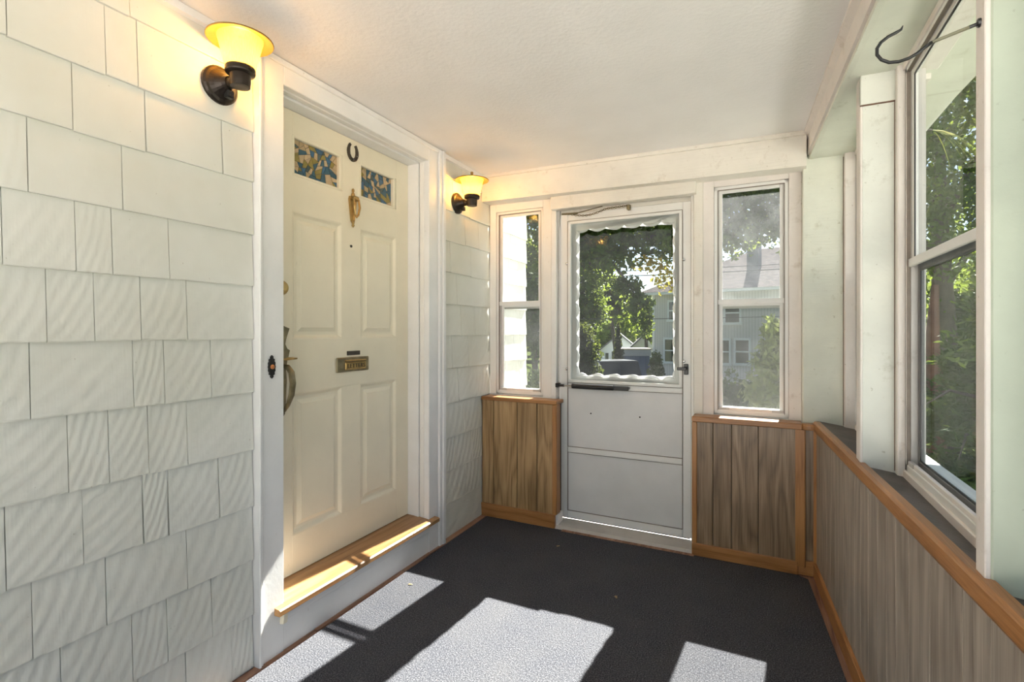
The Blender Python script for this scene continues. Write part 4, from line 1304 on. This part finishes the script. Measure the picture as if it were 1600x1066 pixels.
def gable_house(name, label, loc, rot, w, d, h, rise, wallm, roofm, wins=(), cat='house'):
    r = empty(name, loc)
    r.rotation_euler = (0, 0, rot)
    tag(r, label, cat)
    bm = bmesh.new()
    bm_prism(bm, [(-w / 2, 0), (w / 2, 0), (w / 2, h), (0, h + rise), (-w / 2, h)], lambda a, b, c: (a, c, b), 0, d)
    obj('wall', bm, wallm, r)
    bm = bmesh.new()
    e = 0.35
    k = rise / (w / 2)
    for s in (-1, 1):
        bm_prism(bm, [(0, h + rise + 0.02), (s * (w / 2 + e), h - e * k + 0.02), (s * (w / 2 + e), h - e * k + 0.16), (0, h + rise + 0.16)], lambda a, b, c: (a, c, b), -e, d + e)
    obj('roof', bm, roofm, r)
    for (x0, x1, z0, z1) in wins:
        f = boxes('window', [(x0 - .08, x0, -0.05, 0.02, z0 - .08, z1 + .08), (x1, x1 + .08, -0.05, 0.02, z0 - .08, z1 + .08), (x0, x1, -.05, .02, z1, z1 + .08), (x0, x1, -.05, .02, z0 - .08, z0)], 'housewhite', r, None, 0.004)
        p = boxes('pane', [(x0, x1, -0.02, 0.01, z0, z1)], 'housepane', f, None, 0)
    return r
gable_house('cottage', 'small white gabled cottage far behind the pointed evergreen', (-11.97, 49.65, -1.85), 0.22, 3.9, 7, 1.2, 1.6, 'housewhite', 'roofpale', ((-1.35, -1.05, 0.35, 1.0), (-0.75, -0.45, 0.35, 1.15), (0.6, 1.0, 0.35, 1.15)))
gable_house('garage', 'pale gabled garage behind the blue shed, left of the grey house', (-6.68, 41.1, -1.85), 0.2, 4.8, 6, 1.65, 2.3, 'housewhite', 'roofpale', ((-0.3, 0.3, 1.9, 2.6),), 'garage')
shed = empty('shed', (-6.35, 30.2, -1.85)); shed.rotation_euler = (0, 0, 0.42)
tag(shed, 'dark blue shed with a grey top band beside the grey house', 'shed')
boxes('wall', [(-0.85, 0.85, 0, 1.4, 0, 1.68)], 'bluebox', shed, None, 0.01)
boxes('top_band', [(-0.90, 0.90, -0.06, 1.45, 1.68, 2.05)], 'greyboard', shed, None, 0.01)
boxes('board', [(x, x + 0.03, -0.02, 0.01, 0.05, 1.66) for x in (-0.6, -0.3, 0.0, 0.3, 0.6)], 'bluebox', shed, None, 0.002)
boxes('roof', [(-0.95, 0.95, -0.12, 1.55, 2.05, 2.12)], 'rooftan', shed, None, 0.01)

# ------------------------------------------------------------------ outside: parked car
M['carpaint'] = plain('dark_navy_car_paint', (0.006, 0.008, 0.016), 0.3, 0.0, 0.2, bumps=0)
M['carglass'] = plain('car_glass', (0.008, 0.009, 0.011), 0.08, 0.0, 0.25, bumps=0)
M['tyre'] = plain('tyre_rubber', (0.02, 0.02, 0.02), 0.8)
car = empty('car', (-6.85, 23.5, -1.84)); car.rotation_euler = (0, 0, math.radians(-138))
tag(car, 'dark navy off-road car parked on the driveway, hood to the left', 'car')
# local: x forward, y left
bm = bmesh.new()
prof = [(-2.1, 0.45), (-2.15, 0.9), (-2.08, 1.02), (0.55, 1.04), (1.95, 0.98), (2.12, 0.85), (2.15, 0.48), (1.8, 0.36), (-1.8, 0.36)]
bm_prism(bm, prof, lambda a, b, c: (a, c, b), -0.9, 0.9)
bmesh.ops.bevel(bm, geom=[e for e in bm.edges], offset=0.05, segments=2, affect='EDGES')
obj('body', bm, 'carpaint', car)
bm = bmesh.new()
lo_ = [(-2.05, -0.84, 1.02), (0.62, -0.84, 1.02), (0.62, 0.84, 1.02), (-2.05, 0.84, 1.02)]
hi_ = [(-1.92, -0.70, 1.74), (0.02, -0.70, 1.74), (0.02, 0.70, 1.74), (-1.92, 0.70, 1.74)]
A = [bm.verts.new(p) for p in lo_]; B = [bm.verts.new(p) for p in hi_]
bm.faces.new(A); bm.faces.new(B[::-1])
for k in range(4):
    bm.faces.new((A[k], A[(k + 1) % 4], B[(k + 1) % 4], B[k]))
bmesh.ops.recalc_face_normals(bm, faces=bm.faces)
bmesh.ops.bevel(bm, geom=[e for e in bm.edges], offset=0.04, segments=2, affect='EDGES')
obj('cabin', bm, 'carpaint', car)
def quad(name, pts, mat, par, th=0.012):
    bm = bmesh.new()
    p = [Vector(q) for q in pts]
    n = (p[1] - p[0]).cross(p[2] - p[0]).normalized() * th
    a = [bm.verts.new(q + n) for q in p]; c = [bm.verts.new(q - n) for q in p]
    bm.faces.new(a); bm.faces.new(c[::-1])
    for k in range(len(p)):
        bm.faces.new((a[k], a[(k + 1) % len(p)], c[(k + 1) % len(p)], c[k]))
    return obj(name, bm, mat, par)
def side(t_, x, s):
    z = 1.08 + t_ * 0.60
    yv = 0.845 - (z - 1.02) / 0.72 * 0.14
    return (x, s * yv, z)
for s in (-1, 1):
    quad('side_window', [side(0, -0.85, s), side(0, 0.50, s), side(1, 0.05, s), side(1, -0.85, s)], 'carglass', car)
    quad('side_window', [side(0, -1.95, s), side(0, -0.95, s), side(1, -0.95, s), side(1, -1.85, s)], 'carglass', car)
quad('windscreen', [(0.60, -0.74, 1.08), (0.60, 0.74, 1.08), (0.06, 0.62, 1.68), (0.06, -0.62, 1.68)], 'carglass', car)
quad('rear_window', [(-2.04, -0.7, 1.1), (-2.04, 0.7, 1.1), (-1.94, 0.6, 1.66), (-1.94, -0.6, 1.66)], 'carglass', car)
for x in (-1.35, 1.35):
    for yv in (-0.86, 0.86):
        bm = bmesh.new()
        bm_lathe(bm, [(0.20, -0.10), (0.36, -0.10), (0.38, -0.06), (0.38, 0.06), (0.36, 0.10), (0.20, 0.10)], 20, lambda a, b_, c: (x + a, yv + c, 0.38 + b_))
        w_ = obj('wheel', bm, 'tyre', car)
        bm = bmesh.new()
        bm_lathe(bm, [(0.19, -0.105), (0.19, 0.105)], 14, lambda a, b_, c: (x + a, yv + c, 0.38 + b_))
        obj('hub', bm, 'steel', w_)
for yv in (-0.66, 0.66):
    bm = bmesh.new()
    bm_lathe(bm, [(0.10, 2.12), (0.10, 2.17), (0.05, 2.19)], 14, lambda a, b_, c: (c, yv + a, 0.78 + b_))
    obj('headlight', bm, 'steel', car)
boxes('bumper', [(2.10, 2.30, -0.88, 0.88, 0.42, 0.60)], 'steel', car, None, 0.03)
boxes('grille', [(2.12, 2.17, -0.48, 0.48, 0.62, 0.92)], 'black', car, None, 0.01)
for s in (-1, 1):
    boxes('mirror', [(0.35, 0.50, s * 0.98 - 0.09, s * 0.98 + 0.09, 1.06, 1.24)], 'black', car, None, 0.03)

# ------------------------------------------------------------------ outside: plants
M['lf_maple'] = leafmat('maple_leaf', (0.018, 0.035, 0.010), (0.045, 0.085, 0.020), (0.16, 0.20, 0.035), 0.40)
M['lf_turn'] = leafmat('turning_leaf', (0.30, 0.20, 0.03), (0.45, 0.30, 0.04), (0.55, 0.40, 0.08), 0.45)
M['lf_light'] = leafmat('light_leaf', (0.06, 0.10, 0.02), (0.15, 0.22, 0.04), (0.30, 0.35, 0.07), 0.45)
M['lf_yellow'] = leafmat('yellow_green_leaf', (0.16, 0.22, 0.03), (0.30, 0.38, 0.05), (0.45, 0.46, 0.08), 0.45)
M['lf_mid'] = leafmat('mid_leaf', (0.025, 0.05, 0.014), (0.06, 0.11, 0.025), (0.13, 0.19, 0.05), 0.35)
M['lf_dark'] = leafmat('dark_evergreen', (0.010, 0.018, 0.008), (0.022, 0.038, 0.015), (0.05, 0.07, 0.03), 0.15)
M['lf_cedar'] = leafmat('cedar_spray', (0.02, 0.045, 0.012), (0.055, 0.10, 0.025), (0.14, 0.20, 0.06), 0.30)
M['lf_bush'] = leafmat('pale_bush', (0.14, 0.18, 0.06), (0.33, 0.37, 0.15), (0.52, 0.54, 0.27), 0.45, 4.0)
M['lf_strap'] = leafmat('strap_leaf', (0.20, 0.30, 0.04), (0.40, 0.42, 0.05), (0.70, 0.48, 0.06), 0.4, 9.0)
M['bark'] = paint('bark', (0.075, 0.06, 0.048), 0.35, 0.95, 1.0, brush=(30, 30, 5))
M['barkred'] = paint('reddish_bark', (0.17, 0.085, 0.05), 0.35, 0.95, 1.0, brush=(30, 30, 5))

def leaves(blobs, n, size, mat, parent, elong=1.5, droop=0.0, flat=0.0, name='foliage'):
    b = np.array(blobs, float)
    w = b[:, 3] * b[:, 4] * b[:, 5]
    w = w ** 0.8
    idx = NR.choice(len(b), n, p=w / w.sum())
    d = NR.normal(size=(n, 3)); d /= np.linalg.norm(d, axis=1)[:, None]
    r = NR.random(n) ** 0.5
    lump = 1 + 0.22 * np.sin(d[:, 0] * 5 + idx) * np.sin(d[:, 1] * 6 + idx * 2) + 0.12 * np.sin(d[:, 2] * 11 + idx)
    P = b[idx, :3] + d * (r * lump)[:, None] * b[idx, 3:6]
    a = NR.normal(size=(n, 3)); a[:, 2] *= (1 - flat); a[:, 2] -= droop
    a /= np.linalg.norm(a, axis=1)[:, None]
    c = NR.normal(size=(n, 3)); c[:, 2] *= (1 - flat)
    c -= (c * a).sum(1)[:, None] * a
    c /= np.linalg.norm(c, axis=1)[:, None]
    s = size * NR.uniform(0.6, 1.3, n)[:, None]
    V = np.stack([P - a * s * 0.5 * elong, P + c * s * 0.42, P + a * s * 0.5 * elong, P - c * s * 0.42], 1).reshape(-1, 3)
    me = bpy.data.meshes.new(name)
    me.vertices.add(4 * n); me.loops.add(4 * n); me.polygons.add(n)
    me.vertices.foreach_set('co', V.astype(np.float32).ravel())
    me.loops.foreach_set('vertex_index', np.arange(4 * n, dtype=np.int32))
    me.polygons.foreach_set('loop_start', np.arange(0, 4 * n, 4, dtype=np.int32))
    me.update(calc_edges=True)
    me.materials.append(M[mat])
    o = bpy.data.objects.new(name, me)
    COL.objects.link(o)
    o.parent = parent
    o['kind'] = 'stuff'
    return o

def tree(label, base, blobs, n, size, mat, trunk_r=0.16, bark='bark', branches=(), top=None, name='tree', group=None, **kw):
    t_ = empty(name, base)
    tag(t_, label, kw.pop('cat', 'tree'), group)
    B0 = Vector(base)
    lb = [(x - B0.x, y - B0.y, z - B0.z, a, b_, c_) for x, y, z, a, b_, c_ in blobs]
    leaves(lb, n, size, mat, t_, **kw)
    if trunk_r:
        top = Vector(top) - B0 if top else Vector((lb[0][0], lb[0][1], lb[0][2]))
        bm = bmesh.new()
        bm_tube(bm, [(0, 0, -0.15), top * 0.33 + Vector((0.05, 0.03, 0)), top * 0.66 - Vector((0.04, 0.02, 0)), top], [trunk_r * 1.3, trunk_r, trunk_r * 0.8, trunk_r * 0.35], 10)
        obj('trunk', bm, bark, t_, smooth=True)
        for br in branches:
            bm = bmesh.new()
            pts = [Vector(p) - B0 for p in br]
            bm_tube(bm, pts, [trunk_r * (0.42 - 0.34 * k / (len(pts) - 1)) for k in range(len(pts))], 8)
            obj('branch', bm, bark, t_, smooth=True)
    return t_

# big maple whose crown fills the top of the storm door view
mb = [(-5.0, 13.2, 5.0, 2.2, 1.8, 1.9), (-3.6, 13.0, 4.6, 1.7, 1.5, 1.45), (-2.6, 13.4, 4.8, 1.6, 1.4, 1.45), (-1.6, 13.8, 4.9, 1.4, 1.3, 1.35), (-0.4, 13.9, 5.0, 1.4, 1.3, 1.35), (0.6, 13.6, 5.2, 1.3, 1.2, 1.2),
      (-3.4, 12.6, 3.2, 0.9, 0.9, 0.6), (-2.0, 13.0, 3.5, 0.8, 0.8, 0.5), (-1.4, 13.4, 3.4, 0.7, 0.7, 0.5), (-4.4, 12.6, 3.2, 0.9, 0.8, 0.8), (-3.2, 13.4, 7.0, 2.6, 2.0, 1.6), (-0.9, 13.9, 7.0, 2.2, 1.8, 1.5), (-0.6, 13.8, 3.65, 0.9, 0.8, 0.55), (0.45, 13.6, 3.85, 0.8, 0.8, 0.6)]
mp_ = tree('large dark green maple with a spreading crown above the storm door view', (-4.75, 12.4, gz(12.4)), mb, 60000, 0.11, 'lf_maple', 0.22, top=(-4.6, 12.9, 5.6),
     branches=(((-4.7, 12.5, 2.1), (-4.2, 12.5, 2.75), (-3.4, 12.7, 3.2), (-2.4, 13.0, 3.6), (-1.2, 13.4, 4.2)), ((-4.65, 12.7, 3.4), (-3.6, 13.0, 4.4), (-2.2, 13.4, 5.0), (-0.4, 13.8, 5.4))))
B0 = Vector(mp_.location)
lf = leaves([(-2.32 - B0.x, 12.2 - B0.y, 1.42 - B0.z, 0.22, 0.2, 0.28), (-2.55 - B0.x, 12.3 - B0.y, 1.95 - B0.z, 0.40, 0.3, 0.30), (-2.8 - B0.x, 12.3 - B0.y, 2.35 - B0.z, 0.42, 0.3, 0.28)], 900, 0.10, 'lf_maple', mp_, name='hanging_leaves')
lf = leaves([(-2.0 - B0.x, 12.9 - B0.y, 2.62 - B0.z, 0.34, 0.3, 0.40), (-2.35 - B0.x, 12.9 - B0.y, 2.95 - B0.z, 0.5, 0.3, 0.25)], 330, 0.085, 'lf_turn', mp_, name='turning_leaves')
tag(lf, 'yellow and orange autumn leaves')
bm = bmesh.new()
bm_tube(bm, [Vector(p) - B0 for p in ((-3.4, 12.7, 3.2), (-2.9, 12.4, 2.6), (-2.5, 12.3, 2.0), (-2.32, 12.2, 1.3))], [0.05, 0.03, 0.02, 0.008], 6)
obj('branch', bm, 'bark', mp_, smooth=True)

tree('leafy light green tree left in the storm door view, behind the maple', (-10.9, 29.0, gz(29)), [(-9.3, 29.0, 3.7, 1.6, 1.4, 2.0), (-8.5, 29.2, 2.5, 0.9, 1.0, 1.1), (-10.0, 29.0, 2.1, 1.2, 1.2, 1.3), (-9.0, 29.4, 6.0, 1.9, 1.7, 1.6)], 9000, 0.17, 'lf_mid', 0.16)
tree('dense dark evergreen shrub at the lower left of the storm door view', (-5.95, 18.3, gz(18.3)), [(-5.9, 18.3, 1.0, 0.55, 0.5, 0.65), (-5.9, 18.3, 0.3, 0.75, 0.6, 0.9), (-5.9, 18.3, -0.6, 0.95, 0.8, 0.8)], 11000, 0.10, 'lf_dark', 0, name='shrub', cat='shrub')
tree('dark leafy tree in the middle of the storm door view, left of the sky gap', (-8.65, 35.2, gz(30)), [(-9.2, 35.2, 4.1, 1.2, 1.1, 1.3), (-8.0, 35.0, 3.2, 0.9, 0.9, 0.7), (-8.7, 35.3, 3.0, 1.1, 1.1, 0.75), (-9.9, 35.2, 4.1, 1.1, 1.0, 1.3)], 8000, 0.18, 'lf_maple', 0.15)
tree('bright yellow-green tree behind the pointed evergreen', (-14.6, 60.0, gz(41)), [(-14.6, 60.0, 1.9, 2.4, 1.4, 2.0), (-15.4, 58.6, 0.4, 1.6, 1.2, 1.7), (-13.5, 58.6, 0.4, 1.3, 1.1, 1.7)], 5500, 0.33, 'lf_yellow', 0.12)
tree('light green tree peeking out left of the grey house corner', (-7.4, 38.8, gz(38)), [(-7.3, 38.8, 2.6, 1.3, 1.2, 1.5), (-7.0, 38.8, 1.4, 0.9, 0.9, 0.8)], 4500, 0.22, 'lf_light', 0.14)
tree('narrow pointed dark evergreen behind the parked car', (-6.52, 26.8, gz(26.8)), [(-6.52, 26.8, -1.2, 0.34, 0.34, 0.7), (-6.52, 26.8, -0.3, 0.30, 0.30, 0.8), (-6.52, 26.8, 0.6, 0.20, 0.20, 0.7), (-6.52, 26.8, 1.25, 0.11, 0.11, 0.55)], 5500, 0.09, 'lf_dark', 0.05, droop=-1.2, name='conical_evergreen')
tree('small grey-green evergreen in front of the grey house', (-4.55, 26.6, gz(26.6)), [(-4.55, 26.6, -0.9, 0.42, 0.42, 0.75), (-4.55, 26.6, -0.2, 0.26, 0.26, 0.5)], 3500, 0.09, 'lf_cedar', 0.04, droop=-1.0, name='conical_evergreen')
# left window view
tree('dark tree beyond the house corner in the left window view', (-7.9, 18.6, gz(18.6)), [(-7.8, 18.5, 2.6, 1.0, 0.9, 1.6), (-7.7, 18.5, 1.2, 0.9, 0.9, 1.0), (-8.2, 18.6, 4.2, 1.1, 1.0, 1.1)], 8000, 0.13, 'lf_mid', 0.13)
tree('pale low bush beside the house corner in the left window view', (-3.5, 8.4, gz(8.4)), [(-3.45, 8.4, 0.25, 0.36, 0.36, 0.40), (-3.35, 8.5, -0.3, 0.5, 0.45, 0.55)], 3500, 0.06, 'lf_bush', 0, name='shrub', cat='shrub')
# right window view
tree('tall pale feathery bush close outside the hazy window', (0.30, 7.3, gz(7.3)), [(0.30, 7.3, 0.35, 0.42, 0.42, 0.75), (0.34, 7.3, 1.0, 0.30, 0.32, 0.52), (0.26, 7.2, -0.25, 0.52, 0.5, 0.6)], 16000, 0.055, 'lf_bush', 0.05, droop=-0.6, elong=2.2, name='shrub', cat='shrub')
tree('dark hedge in front of the grey house, seen in the hazy window', (-0.45, 10.2, gz(10.2)), [(-1.1, 10.2, -0.25, 0.6, 0.5, 0.65), (-0.45, 10.2, -0.15, 0.6, 0.5, 0.65), (0.2, 10.2, -0.2, 0.6, 0.5, 0.65)], 9000, 0.07, 'lf_mid', 0, name='hedge', cat='hedge')
# side window view
cb = [(2.25, 6.7, 1.55, 0.32, 0.4, 0.40), (2.25, 6.7, 0.95, 0.55, 0.6, 0.36), (2.2, 6.6, 0.35, 0.75, 0.7, 0.32), (2.15, 6.6, -0.2, 0.85, 0.8, 0.25)]
tree('feathery green cedar close outside the wide side window', (2.25, 6.8, gz(6.7)), cb, 15000, 0.045, 'lf_cedar', 0.05, top=(2.25, 6.8, 1.85), droop=0.25, flat=0.55, elong=2.8, name='cedar',
     branches=(((2.05, 6.7, 0.6), (1.7, 6.3, 0.7), (1.4, 6.0, 0.55)), ((2.05, 6.7, 1.2), (2.4, 6.3, 1.25), (2.7, 6.0, 1.1)), ((2.05, 6.7, 0.2), (1.8, 6.2, 0.3), (1.6, 5.7, 0.15))))
tree('large tree with a dark forked trunk in the wide side window view', (3.05, 11.5, gz(11.5)), [(2.9, 11.4, 4.6, 1.5, 1.3, 1.3), (3.6, 11.6, 3.5, 1.2, 1.1, 0.9), (2.3, 11.3, 3.5, 1.0, 1.0, 0.8), (3.3, 11.5, 5.9, 1.6, 1.4, 1.2), (2.7, 11.2, 2.6, 0.7, 0.7, 0.5), (3.7, 11.6, 2.2, 0.6, 0.6, 0.4), (2.4, 11.2, 1.7, 0.5, 0.5, 0.3)], 15000, 0.080, 'lf_mid', 0.17, top=(2.95, 11.4, 4.8),
     branches=(((3.0, 11.45, 2.0), (3.5, 11.5, 2.9), (4.1, 11.6, 3.4)), ((3.0, 11.45, 2.4), (2.5, 11.3, 3.2), (2.0, 11.2, 3.7)), ((2.97, 11.4, 3.2), (3.6, 11.4, 4.6), (4.2, 11.4, 5.4))))
tree('tree with a reddish trunk low in the wide side window view', (2.52, 10.1, gz(10.1)), [(2.6, 10.2, 0.2, 0.8, 0.7, 0.5), (3.2, 10.3, 0.5, 0.7, 0.7, 0.6), (2.1, 10.2, -0.2, 0.7, 0.7, 0.4)], 4500, 0.08, 'lf_cedar', 0.13, 'barkred', top=(2.55, 10.1, 2.0), flat=0.5, elong=2.2)
# strap-leaved plant by the eave
sp = empty('strap_leaf_plant', (1.02, 3.32, 2.34))
tag(sp, 'yellowing strap leaves hanging outside the wide side window', 'plant')
for k in range(11):
    rr_ = random.Random(40 + k)
    a = rr_.uniform(-0.5, 1.3)
    L = rr_.uniform(0.16, 0.27)
    bm = bmesh.new()
    vsl = []
    for j in range(6):
        s = j / 5
        wd = 0.011 * math.sin(math.pi * min(0.98, 0.12 + 0.86 * s)) + 0.0006
        c = Vector((-0.22 + math.cos(a) * L * s, -0.1 + math.sin(a) * L * s * 0.4, -0.06 - L * (0.15 * s + 0.75 * s * s)))
        vsl.append([bm.verts.new(c + Vector((0, wd, wd * 0.6))), bm.verts.new(c - Vector((0, wd, wd * 0.6)))])
    for A, B in zip(vsl, vsl[1:]):
        bm.faces.new((A[0], A[1], B[1], B[0]))
    obj('leaf', bm, 'lf_strap', sp, recalc=False)
bm = bmesh.new()
bm_tube(bm, [(-0.285, 0.06, -0.06), (-0.265, 0.02, -0.035), (-0.24, -0.05, -0.04), (-0.22, -0.1, -0.06)], [0.008, 0.007, 0.006, 0.005], 6)
obj('stem', bm, 'bark', sp)
# distant trees closing the horizon
k = 0
desc = ['far tree beyond the left end of the yard', 'far tree left of the cottage', 'far tree behind the cottage', 'far tree behind the pale garage roof', 'far tall tree behind the grey house roof', 'far tree right of the grey house', 'far tree in the side window view', 'far tree at the right end of the yard', 'far tree beyond the reddish trunk', 'far tree behind the grey house chimney', 'far tree on the open lawn left of the driveway', 'far tree between the lawn and the cottage']
spots = [(-36, 50, 6.5), (-27, 60, 6.0), (-19, 67, 6.0), (-12.0, 74, 6.0), (-5.5, 62, 7.5), (13.5, 62, 8.0), (15.5, 46, 7.0), (29, 46, 8.5), (12, 33.5, 5.0), (4.0, 72, 9.0), (-26, 40, 5.5), (-20, 52, 5.0)]
for (x, yv, h) in spots:
    tree(desc[k], (x, yv, -1.85), [(x, yv, h * 0.45 - 1.0, h * 0.62, h * 0.45, h * 0.45), (x + h * 0.3, yv, h * 0.25 - 1.0, h * 0.5, h * 0.4, h * 0.35), (x - h * 0.3, yv + 0.5, h * 0.7 - 1.0, h * 0.45, h * 0.4, h * 0.4)],
         6500, 0.45, ['lf_mid', 'lf_light', 'lf_mid', 'lf_maple'][k % 4], 0.25, group='distant trees')
    k += 1
# overhead wires
M['wire'] = plain('black_wire', (0.02, 0.02, 0.022), 0.6)
def wire(label, a, b, sag):
    bm = bmesh.new()
    a, b = Vector(a), Vector(b)
    bm_tube(bm, [a.lerp(b, s / 16) - Vector((0, 0, sag * 4 * (s / 16) * (1 - s / 16))) for s in range(17)], 0.014, 5)
    tag(obj('overhead_wire', bm, 'wire'), label, 'wire', 'overhead wires')
wire('lowest overhead wire crossing in front of the grey house', (-25, 13, 2.6), (12, 29.5, 2.5), 0.75)
wire('overhead wire crossing the roof of the grey house', (-14, 14.5, 3.3), (14, 20.5, 4.2), 0.6)
wire('highest overhead wire crossing the sky gap', (-26, 13.5, 4.6), (12, 30, 5.2), 1.0)
